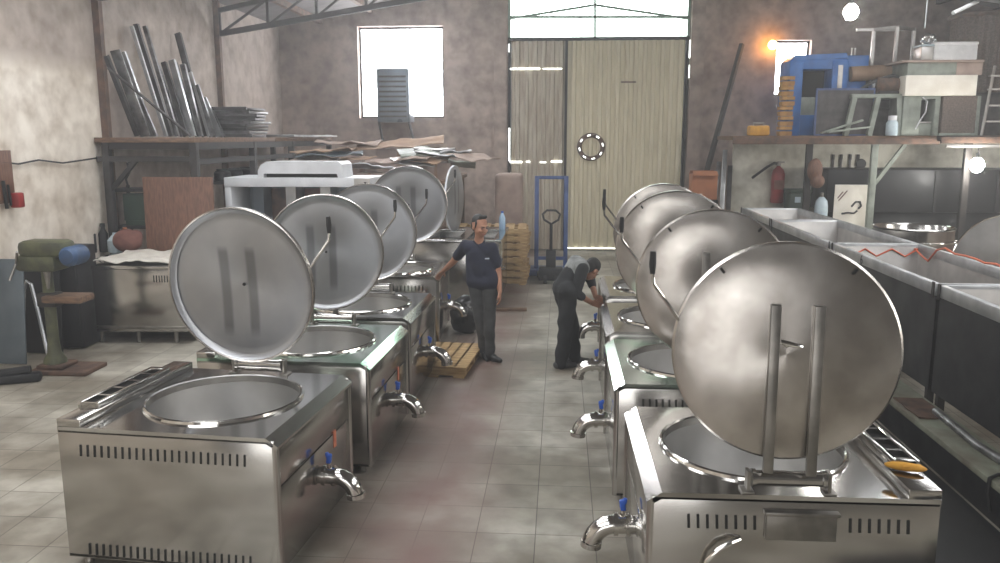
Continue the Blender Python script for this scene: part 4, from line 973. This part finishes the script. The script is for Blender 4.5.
fo_ = MB().ball((0, 0, .1), .12, 3, (1.2, 1, 1)).remesh(.02, 0)
for v in fo_.bm.verts: v.co += v.co.normalized()*.05*noise.noise(v.co*18)
tag(fo_.build('foil_ball', M['foil'], None, (cbx.location.x+.05, 16.98, z2+.30), smooth=False), 'crumpled foil lump resting on the pale plastic box', 'foil')
# corrugated duct
cxp = at(990, 60, 17.6).x
dd = MB(); n = 64
prof = []
t = bmesh.new(); lo_, hi_ = [], []
for j in range(n):
    rr_ = .6+(.06 if (j//2) % 2 else 0); a_ = 2*PI*j/n
    lo_.append(t.verts.new((rr_*math.cos(a_), rr_*math.sin(a_), 0))); hi_.append(t.verts.new((rr_*math.cos(a_), rr_*math.sin(a_), 1.55)))
for j in range(n): t.faces.new((lo_[j], lo_[(j+1) % n], hi_[(j+1) % n], hi_[j]))
t.faces.new(hi_); t.faces.new(lo_[::-1])
du = thing('corrugated_drum', 'tall corrugated metal drum with rusty hoop behind the styrofoam box', 'drum', (cxp+.1, 18.1, ZS+.01))
MB().add(t, Matrix.Translation((0, 0, .85))).build('shell', M['speck'], du, ang=20)
MB().tube([((.67)*math.cos(a*PI/20), .67*math.sin(a*PI/20), 2.38) for a in range(40)], .05, 8, closed=True).build('hoop', M['rust'], du)
MB().box(-.6, .6, -.5, .25, 0, .85, .01).build('base', M['profdark'], du)
la = thing('white_step_ladder', 'pale folded step ladder at the end of the goods shelf', 'ladder', (at(996, 110, 16.6).x, 16.5, ZS))
for s_ in (-1, 1): MB().beam((s_*.22-.05, 0, 0), (s_*.16+.06, .1, 1.3), .045, .03).build('rail', M['galvpale'], la)
for z in (.25, .55, .85, 1.1): MB().box(-.2+.02*z, .22-.02*z, .0+.05*z, .1+.05*z, z, z+.03).build('step', M['galvpale'], la)
# under the shelf
bt_ = thing('black_tank', 'large black steel tank under the goods shelf', 'tank', (0, 0, 0))
x0 = at(826, 180, 17.3).x
MB().box(x0, XR-.2, 17.2, 18.3, 1.15, 2.02, .03).box(x0+.2, XR-.25, 17.4, 18.3, .0, 1.15, .02).build('body', M['blacksteel'], bt_)
for q in range(4): MB().box(x0+.9+q*1.2, x0+.95+q*1.2, 17.17, 17.2, 1.15, 2.0).build('rib', M['blackrub'], bt_)
x = at(852, 200, 17.0).x
po = thing('painted_board', 'pale board with a black drawing leaning on the black tank', 'board', (x, 16.96, 0), 0)
MB().box(-.36, .36, 0, .025, 0.0, 1.72, .004).build('board', M['cream'], po)
MB().tube([(-.02, -.008, 1.28), (.06, -.008, 1.38), (.14, -.008, 1.38), (.17, -.008, 1.3), (.12, -.008, 1.24)], .02, 8).tube([(-.2, -.008, 1.14), (-.08, -.008, 1.16), (.04, -.008, 1.15), (.1, -.008, 1.2)], .018, 8).build('drawing', M['ink'], po)
MB().tube([(-.28, -.006, 1.4), (-.12, -.006, 1.6)], .01, 6).tube([(-.3, -.006, 1.45), (-.2, -.006, 1.58)], .01, 6).build('red_stroke', M['helmet'], po)
gc_ = thing('gas_cylinder', 'white gas cylinder beside the pale board with drawing', 'gas cylinder', (at(821, 205, 16.95).x, 16.93, 0))
MB().lathe([(.11, 0), (.13, .02), (.13, 1.28), (.11, 1.4), (.05, 1.47), (.03, 1.48)], 20).build('body', M['clearp'], gc_)
MB().lathe([(.035, 1.47), (.035, 1.56), (0, 1.57)], 12).build('valve', M['bar'], gc_)
sk = MB().ball((0, 0, 0), .2, 3, (.75, .6, 1.15)).ball((.06, 0, -.22), .14, 3).remesh(.025, 4)
tag(sk.build('hanging_sack', M['woodb'], None, (at(815, 168, 16.6).x, 16.6, at(815, 170, 16.6).z)), 'brown stuffed sack hanging on the shelf leg above white cylinder', 'sack')
# tools on the partition
for i, px in enumerate((834, 842, 851, 859)):
    c = at(px, 162, 18.3)
    tg_ = thing('hanging_chisel', ['first', 'second', 'third', 'fourth'][i]+' long tool from the gate end hanging on the pale partition above the tank', 'tool', (c.x, 18.37, c.z), 0, 'tools hanging on the partition')
    MB().box(-.02, .02, -.015, .015, -.2, .05).build('blade', M['profdark'], tg_); MB().box(-.028, .028, -.02, .02, .05, .16, .008).build('handle', M['darksteel'], tg_)
c = at(862, 164, 18.3)
tag(MB().lathe([(0, 0), (.1, 0), (.11, .02), (.1, .05), (0, .05)], 20, Matrix.Rotation(PI/2, 4, 'X')).build('black_disc', M['blackrub'], None, (c.x, 18.38, c.z)), 'round black disc hanging on the partition beside the tools', 'disc')
# extinguisher
c = at(777, 185, 18.3)
fe = thing('fire_extinguisher', 'red fire extinguisher hanging on the pale partition', 'fire extinguisher', (c.x, 18.25, at(777, 203, 18.25).z))
MB().lathe([(.12, 0), (.14, .03), (.14, .62), (.11, .72), (.045, .78), (.04, .8)], 22).build('body', M['red'], fe)
MB().box(-.1, .1, -.145, -.10, .3, .5, .01).build('label_plate', M['helmet'], fe)
MB().box(-.04, .04, -.04, .04, .8, .86, .01).box(-.03, .12, -.02, .02, .86, .9, .006).build('valve', M['bar'], fe)
e0 = at(752, 178, 18.2)
MB().tube([(0, 0, .84), (-.1, -.02, .86), (-.25, -.04, .78), (e0.x-c.x, -.05, e0.z-fe.location.z)], .028, 10).build('hose', M['blackrub'], fe)
x0, x1 = at(788, 190, 17.9).x, at(809, 190, 17.9).x
gb = thing('green_bin', 'dark green bin standing beside the red fire extinguisher', 'bin', ((x0+x1)/2, 17.95, 0))
hw = (x1-x0)/2
MB().box(-hw, hw, -.25, .25, 0, 1.5, .03).build('body', M['greenbin'], gb)
MB().box(-hw-.02, hw+.02, -.27, .27, 1.5, 1.57, .02).build('lid', M['greenbin'], gb)
MB().box(-.12, .0, -.262, -.25, 1.3, 1.42).build('label_plate', M['clearp'], gb)
# carton, planks, beam
c = at(703, 184, 16.9)
dr = thing('steel_drum', 'dark drum in the corner beside the gate under a carton', 'drum', (c.x, 16.9, 0))
MB().lathe([(.3, 0), (.31, .02), (.3, .45), (.315, .47), (.3, .49), (.3, .95), (.315, .97), (.3, .99), (.31, 1.4), (.29, 1.42), (.28, 1.39), (0, 1.39)], 28, cap=False).build('body', M['blacksteel'], dr); MB().lathe([(.05, 1.39), (.05, 1.41), (0, 1.412)], 12).build('bung', M['bar'], dr)
ca = thing('cardboard_carton', 'orange brown carton standing on the dark drum beside the gate', 'carton', (c.x, 16.9, 1.425))
MB().box(-.25, .25, -.2, .2, 0, .5, .006).build('body', M['carton'], ca)
for s_ in (-1, 1): MB().obox((0, s_*.24, .52), (.48, .18, .008), (-s_*.5, 0, 0)).build('flap', M['carton'], ca)
MB().box(-.16, -.04, -.204, -.2, .04, .12).build('paper_label', M['paper'], ca)
for i, (pb2, pt2, m_) in enumerate((((714, 210), (722, 162), 'profile'), ((722, 210), (728, 150), 'galv'), ((729, 210), (733, 166), 'profdark'))):
    A, B = at(*pb2, 17.9), at(*pt2, 18.0); A2 = A+(A-B)*((A.z-.0)/(B.z-A.z))
    tag(MB().beam((A2.x, 17.6, .02), (B.x, 18.3, B.z), .1, .03, .004).build('leaning_bar', M[m_]), ['grey flat bar leaning next to the carton', 'bright flat bar leaning in the middle of three', 'dark flat bar leaning next to the pale partition'][i], 'bar', 'flat bars leaning beside the partition')
A, B = at(746, 42, 18.8), at(706, 188, 17.9)
D = (B-A); C_ = A+D*(A.z/(A.z-B.z))
C_.y = 17.9; C_.z = 0.02
tag(MB().beam(C_, (A.x, 19.2, A.z), .09, .09, .004).build('leaning_beam', M['darksteel']), 'long dark steel beam leaning diagonally up the back wall', 'beam')
# vat and big lid behind the troughs
x = at(912, 230, 12.0).x
vt = thing('steel_vat', 'round stainless vat behind the steel troughs', 'vat', (x+.1, 12.2, 0))
MB().lathe([(.5, 0), (.54, .05), (.54, 1.36), (.56, 1.38), (.54, 1.39), (.52, 1.36), (.51, .3), (0, .28)], 44, cap=False).build('body', M['steel'], vt)
MB().tube([(.56*math.cos(a*PI/24), .56*math.sin(a*PI/24), 1.2) for a in range(48)], .014, 6, closed=True).build('hoop', M['bright'], vt)
x = at(1010, 262, 9.6).x
ld = thing('large_round_lid', 'large round steel lid leaning upright behind the nearest trough', 'lid', (x, 9.7, .55), 0)
MB().lathe([(0, .05), (.4, .03), (.6, 0), (.6, -.03), (.585, -.03), (.58, 0), (0, .03)], 56, Matrix.Translation((0, 0, .62))@Matrix.Rotation(PI/2-.12, 4, 'X'), cap=False).build('disc', mat('dull_dark_lid', (120, 118, 116), (98, 96, 94), 3, .5, 1), ld)
MB().tube([(.6*math.cos(a*PI/28), .6*math.sin(a*PI/28)*.12, .62+.6*math.sin(a*PI/28)) for a in range(56)], .012, 6, closed=True).build('rolled_edge', M['bright'], ld)
cr_ = thing('wooden_crate', 'low wooden crate carrying the large round lid', 'crate', (x, 9.7, 0))
for z in (0, .19, .38): MB().box(-.45, .45, -.3, .3, z, z+.16, .004).build('slat_side', M['wood'], cr_)
MB().box(-.45, .45, -.3, .3, .53, .545).build('crate_top', M['wood'], cr_)

# lamps
def lamp(px, py, Y, ztop, label, m=None, rad=.11):
    c = at(px, py, Y); l = thing('hanging_lamp', label, 'lamp', (c.x, c.y, c.z))
    MB().lathe([(0, -rad*1.1), (rad*.6, -rad*.9), (rad, -rad*.1), (rad*.85, rad*.5), (rad*.4, rad*1.0), (0, rad*1.05)], 20).build('bulb', m or M['bulb'], l)
    MB().lathe([(.035, rad*.95), (.035, rad+.09), (0, rad+.1)], 12).build('socket', M['blackrub'], l)
    MB().tube([(0, 0, rad+.08), (0, 0, ztop-c.z)], .006, 6).build('flex', M['blackrub'], l)
lamp(851, 12, 13.0, ZE+SL*(XR-at(851, 12, 13).x)-.05, 'bright white bulb hanging from the roof above the blue machine')
lamp(977, 165, 16.1, 2.46, 'bright white bulb hanging from the edge of the goods shelf', rad=.13)
c = at(774, 45, 19.2)
wl = thing('wall_lamp', 'glowing orange lamp on the back wall beside the small window', 'lamp', (c.x-.03, 19.2, c.z))
MB().ball((0, 0, 0), .1, 3).build('bulb', M['bulbw'], wl); MB().tube([(0, .05, .02), (0, .2, .05)], .03, 8).build('bracket', M['blackrub'], wl)
a, b = at(953, 13, 15.6), at(978, 1, 15.9)
tag(MB().tube([a, b], .035, 10).build('tube_lamp', M['tubelight']), 'unlit white tube lamp hanging slanted below the roof truss', 'tube lamp')
a = at(925, 28, 15.7)
tag(MB().tube([a, (a.x, a.y, ZE+SL*(XR-a.x)-.05)], .012, 6).build('hanging_rod', M['galv']), 'thin rod hanging from the roof above the cream stove', 'rod')

# ================================================================ PEOPLE
def hand(mb, w, d, side, curl=.5, sc=1.0, up=Vector((0, 0, 1))):
    """palm from wrist w along d, four bent fingers and a thumb; side = direction of the thumb"""
    w = Vector(w); d = Vector(d).normalized(); side = (Vector(side)-d*Vector(side).dot(d)).normalized(); nrm = d.cross(side).normalized()
    if nrm.dot(up) < 0: nrm = -nrm
    for o_ in (-.03, -.01, .01, .03): mb.capsule(w+d*.01*sc+side*o_*.6*sc, w+d*.085*sc+side*o_*sc, .017*sc, .014*sc, 10)
    for i, (o_, ln) in enumerate(((.033, .072), (.011, .082), (-.011, .076), (-.033, .06))):
        p = w+d*.09*sc+side*o_*sc; q = p
        for j, (f, rr_) in enumerate(((.45, .0095), (.32, .0088), (.25, .008))):
            an = curl*(j+.4); dd_ = d*math.cos(an)-nrm*math.sin(an); e = q+dd_*ln*f*sc; mb.capsule(q, e, rr_*sc, rr_*.93*sc, 8); q = e
    p = w+d*.025*sc+side*.032*sc; e = p+(d*.7+side*.7-nrm*.2).normalized()*.042*sc; mb.capsule(p, e, .014*sc, .011*sc, 8)
    mb.capsule(e, e+(d*.95+side*.15-nrm*.3).normalized()*.034*sc, .011*sc, .009*sc, 8)
def head(mb, c, f, upd, s=1.0):
    """skull, face, nose, ears; returns frame"""
    c = Vector(c); f = Vector(f).normalized(); upd = Vector(upd); upd = (upd-f*upd.dot(f)).normalized(); r_ = f.cross(upd).normalized()
    P = lambda x, y, z: c+r_*x*s+f*y*s+upd*z*s
    R3 = Matrix((r_, f, upd)).transposed().to_euler()
    mb.ball(P(0, -.012, .03), .1*s, 3, (.78, .95, .9), R3)
    mb.ball(P(0, .02, -.03), .085*s, 3, (.74, .85, .98), R3)
    mb.ball(P(0, .05, -.085), .042*s, 2, (.95, .8, .7), R3)
    mb.capsule(P(0, .09, .01), P(0, .115, -.03), .011*s, .017*s, 8)
    mb.capsule(P(-.032, .084, .022), P(.032, .084, .022), .012*s, .012*s, 8)
    for sx in (-1, 1):
        mb.ball(P(sx*.079, -.005, -.012), .03*s, 2, (.35, .65, 1.05), R3)
        mb.ball(P(sx*.042, .07, -.028), .022*s, 2)
    mb.capsule(P(-.02, .086, -.062), P(.02, .086, -.062), .011*s, .011*s, 8)
    return P, R3
def face_parts(P, R3, root, s=1.0):
    for sx in (-1, 1): MB().ball(P(sx*.032, .088, .003), .0095*s, 2, (1.3, .7, .8), R3).build('eye', M['eye'], root)
    for sx in (-1, 1): MB().capsule(P(sx*.016, .099, .024), P(sx*.048, .09, .026), .006*s, .005*s, 8).build('eyebrow', M['hair'], root)
    MB().capsule(P(-.019, .096, -.062), P(.019, .096, -.062), .006*s, .006*s, 8).build('mouth', M['lip'], root)
def shoe(mb, ank, d, s=1.0):
    ank = Vector(ank); d = Vector((d[0], d[1], 0)).normalized(); b = Vector((ank.x, ank.y, 0))
    mb.capsule(b-d*.05+Vector((0, 0, .045)), b+d*.06+Vector((0, 0, .05)), .045, .046, 12).capsule(b+d*.05+Vector((0, 0, .042)), b+d*.17+Vector((0, 0, .032)), .046, .03, 12)
    mb.capsule(b-d*.02+Vector((0, 0, .06)), ank+Vector((0, 0, .02)), .045, .043, 12)
    return mb

def standing_man():
    r = thing('person', 'person in navy short-sleeved shirt standing with a hand on the kettle', 'person', (-.87, 9.58, 0))
    V = Vector
    ns, hc_ = V((-.085, .0, 1.46)), V((-.07, -.04, 1.625))
    shR, shL = V((-.25, .06, 1.385)), V((.075, -.05, 1.375))
    elR, wrR = V((-.42, .22, 1.16)), V((-.585, .42, 1.0))
    elL, wrL = V((.145, -.02, 1.09)), V((.17, -.10, .86))
    hpR, hpL = V((-.13, .03, .92)), V((.055, -.03, .92))
    knR, knL = V((-.075, .0, .5)), V((.045, -.05, .5))
    anR, anL = V((-.03, .08, .09)), V((.05, -.03, .09))
    ff = V((.35, -.94, 0))
    b = MB()
    P, R3 = head(b, hc_, V((.66, -.72, -.25)), V((0, 0, 1)), 1.08)
    b.capsule(ns-V((0, 0, .06)), hc_-V((0, 0, .06)), .058, .052)
    # torso
    cpt = (shR+shL)/2
    b.capsule(shR+V((.05, -.01, -.02)), shL+V((-.05, .01, -.02)), .075, .075).capsule(cpt-V((0, 0, .1)), (hpR+hpL)/2+V((0, 0, .2)), .105, .1).capsule(shR*.35+shL*.65-V((0, 0, .13)), hpL+V((0, 0, .16)), .08, .085).capsule(shR*.65+shL*.35-V((0, 0, .13)), hpR+V((0, 0, .16)), .08, .085)
    b.capsule(hpR+V((0, 0, .04)), hpL+V((0, 0, .04)), .095, .095)
    for a_, e_, w_ in ((shR, elR, wrR), (shL, elL, wrL)):
        b.capsule(a_, e_, .054, .042).capsule(e_, w_, .042, .028)
    for h_, k_, a_ in ((hpR, knR, anR), (hpL, knL, anL)):
        b.capsule(h_, k_, .088, .056).capsule(k_, a_, .056, .04).capsule(a_, V((a_.x+.01, a_.y-.02, .05)), .036, .03)
    hand(b, wrR, V((-.25, .3, -.28)), V((.6, .3, 0)), .35)
    hand(b, wrL, V((.03, -.05, -1)), V((-.1, -1, 0)), .4, up=V((1, 0, 0)))
    b.remesh(.0075, 3).build('body', M['skin'], r, ang=180)
    face_parts(P, R3, r)
    # shirt
    s = MB()
    s.capsule(shR+V((.045, -.01, -.025)), shL+V((-.045, .01, -.025)), .088, .088).capsule(cpt-V((0, 0, .1)), (hpR+hpL)/2+V((0, 0, .16)), .128, .128).capsule(shR*.3+shL*.7-V((0, 0, .12)), hpL+V((0, 0, .06)), .094, .11).capsule(shR*.7+shL*.3-V((0, 0, .12)), hpR+V((0, 0, .06)), .094, .11)
    s.capsule(hpR+V((.01, 0, .05)), hpL+V((-.01, 0, .05)), .125, .125)
    s.capsule(shR, shR.lerp(elR, .62), .07, .066).capsule(shL, shL.lerp(elL, .66), .07, .066)
    s.remesh(.012, 3)
    for v in s.bm.verts: v.co += V((noise.noise(v.co*7), noise.noise(v.co*7+V((5, 0, 0))), 0))*.012
    s.bm.verts.ensure_lookup_table()
    so = s.build('shirt', M['navy'], r, ang=180)
    # collar V and logo
    MB().capsule(ns+V((-.055, -.03, -.015)), ns+V((.02, -.085, -.075)), .012, .009, 8).capsule(ns+V((.07, -.03, -.015)), ns+V((.02, -.085, -.075)), .012, .009, 8).build('collar', M['navy'], so)
    q = cpt+V((.115, -.165, -.12)); MB().obox(q, (.05, .012, .014), (0, 0, .35)).build('chest_logo', M['logo'], so)
    t = MB()
    for h_, k_, a_ in ((hpR, knR, anR), (hpL, knL, anL)):
        t.capsule(h_+V((0, 0, .02)), k_, .098, .068).capsule(k_, a_+V((0, 0, .0)), .068, .060)
    t.capsule(hpR+V((0, 0, .05)), hpL+V((0, 0, .05)), .113, .113)
    t.remesh(.012, 3)
    for v in t.bm.verts: v.co += V((noise.noise(v.co*9), noise.noise(v.co*9+V((5, 0, 0))), 0))*.012
    t.build('trousers', M['charcoal'], r, ang=180)
    for a_, d_ in ((anR, (.25, -.95)), (anL, (.75, -.65))): shoe(MB(), a_, d_).remesh(.009, 2).build('shoe', M['shoe'], r, ang=180)
    # hair
    h = MB(); h.ball(P(0, -.025, .05), .104, 3, (.8, .92, .82), R3).ball(P(0, -.055, .0), .085, 3, (.86, .75, 1.0), R3)
    h.capsule(P(-.035, .035, .118), P(.035, .035, .118), .022, .022, 8)
    for sx in (-1, 1): h.capsule(P(sx*.072, .02, .05), P(sx*.072, .022, .0), .014, .01, 8)
    h.remesh(.009, 2).build('hair', M['hair'], r, ang=180)
standing_man()

def bending_man():
    r = thing('person', 'person in black overalls and grey vest bending over a kettle tap', 'person', (.13, 9.36, 0))
    V = Vector
    hipc = V((-.06, 0, .88)); hpA, hpB = hipc+V((.03, -.1, 0)), hipc+V((-.03, .1, 0))
    shA, shB = V((.13, -.06, 1.17)), V((.05, .32, 1.19)); cpt = (shA+shB)/2
    hc_ = V((.24, .17, 1.13))
    elA, wrA = V((.06, -.12, .90)), V((.25, .02, .76))
    elB, wrB = V((.24, .36, .98)), V((.30, .20, .80))
    knA, knB = V((-.05, -.1, .46)), V((.02, .12, .46))
    anA, anB = V((-.1, -.1, .09)), V((.06, .1, .09))
    b = MB()
    P, R3 = head(b, hc_, V((.34, .55, -.78)), V((.65, .5, .55)), 1.06)
    b.capsule(cpt+V((-.02, 0, .0)), hc_.lerp(cpt, .3), .062, .055)
    b.capsule(shA.lerp(shB, .15), shA.lerp(shB, .85), .08, .08).capsule(cpt.lerp(hipc, .15), hipc+V((.02, 0, .08)), .10, .10).capsule(hpA, hpB, .1, .1)
    for a_, e_, w_ in ((shA, elA, wrA), (shB, elB, wrB)): b.capsule(a_, e_, .055, .043).capsule(e_, w_, .043, .03)
    for h_, k_, a_ in ((hpA, knA, anA), (hpB, knB, anB)): b.capsule(h_, k_, .09, .057).capsule(k_, a_, .057, .042).capsule(a_, V((a_.x+.03, a_.y+.01, .05)), .036, .03)
    hand(b, wrA, V((.85, .3, -.25)), V((0, .5, .8)), .8)
    hand(b, wrB, V((.7, -.4, -.4)), V((0, -.4, .9)), .8)
    b.remesh(.0075, 3).build('body', M['skin'], r, ang=180)
    face_parts(P, R3, r)
    t = MB()
    for h_, k_, a_ in ((hpA, knA, anA), (hpB, knB, anB)): t.capsule(h_, k_, .112, .088).capsule(k_, a_-V((0, 0, .02)), .088, .078)
    t.capsule(hpA+V((0, 0, .03)), hpB+V((0, 0, .03)), .132, .132).capsule(hipc+V((0, 0, .04)), cpt.lerp(hipc, .3), .145, .145)
    t.remesh(.012, 3)
    for v in t.bm.verts: v.co += V((noise.noise(v.co*8), noise.noise(v.co*8+V((5, 0, 0))), 0))*.018
    t.build('overall', M['blackcloth'], r, ang=180)
    s = MB().capsule(shA.lerp(shB, .12), shA.lerp(shB, .88), .1, .1).capsule(cpt.lerp(hipc, .1), cpt.lerp(hipc, .72), .142, .142)
    s.remesh(.012, 3).build('vest', M['greycloth'], r, ang=180)
    sl = MB()
    for a_, e_, w_ in ((shA, elA, wrA), (shB, elB, wrB)):
        sv_ = MB().capsule(a_, e_, .078, .06).capsule(e_, e_.lerp(w_, .35), .06, .052); sv_.remesh(.012, 2).build('sleeve', M['blackcloth'], r, ang=180)
    for a_ in (anA, anB): shoe(MB(), a_, (.95, .3)).remesh(.009, 2).build('shoe', M['shoegrey'], r, ang=180)
    h = MB(); h.ball(P(0, -.02, .045), .106, 3, (.82, .97, .9), R3).ball(P(0, -.06, -.01), .09, 3, (.88, .75, 1.0), R3)
    h.remesh(.009, 2).build('hair', M['hair'], r, ang=180)
bending_man()

# ================================================================ WORLD, CAMERA, LOOK
w = bpy.data.worlds.new('World'); scn.world = w; w.use_nodes = True
bg_ = w.node_tree.nodes['Background']; bg_.inputs[0].default_value = (.85, .9, 1, 1); bg_.inputs[1].default_value = 1.0
vs_ = w.node_tree.nodes.new('ShaderNodeVolumeScatter'); vs_.inputs['Density'].default_value = .0085; vs_.inputs['Anisotropy'].default_value = .45; vs_.inputs['Color'].default_value = (.97, .96, .96, 1)
w.node_tree.links.new(vs_.outputs[0], w.node_tree.nodes['World Output'].inputs['Volume'])
cam = bpy.data.cameras.new('camera'); co_ = bpy.data.objects.new('camera', cam); COL.objects.link(co_)
cam.sensor_fit = 'HORIZONTAL'; cam.sensor_width = 36; cam.lens = F/1000*36; cam.clip_start = .05; cam.clip_end = 200
Rm = Matrix((rt, upv, -fw)).transposed().to_4x4(); co_.matrix_world = Matrix.Translation((0, 0, CH)) @ Rm
scn.camera = co_
scn.view_settings.view_transform = 'Standard'; scn.view_settings.look = 'None'
scn.view_settings.exposure = 0.33; scn.view_settings.gamma = 1.0; scn.view_settings.use_curve_mapping = False
scn.cycles.use_denoising = True; scn.cycles.denoising_prefilter = 'ACCURATE'
scn.cycles.max_bounces = 8; scn.cycles.diffuse_bounces = 4; scn.cycles.glossy_bounces = 5; scn.cycles.sample_clamp_indirect = 6; scn.cycles.caustics_reflective = False; scn.cycles.caustics_refractive = False
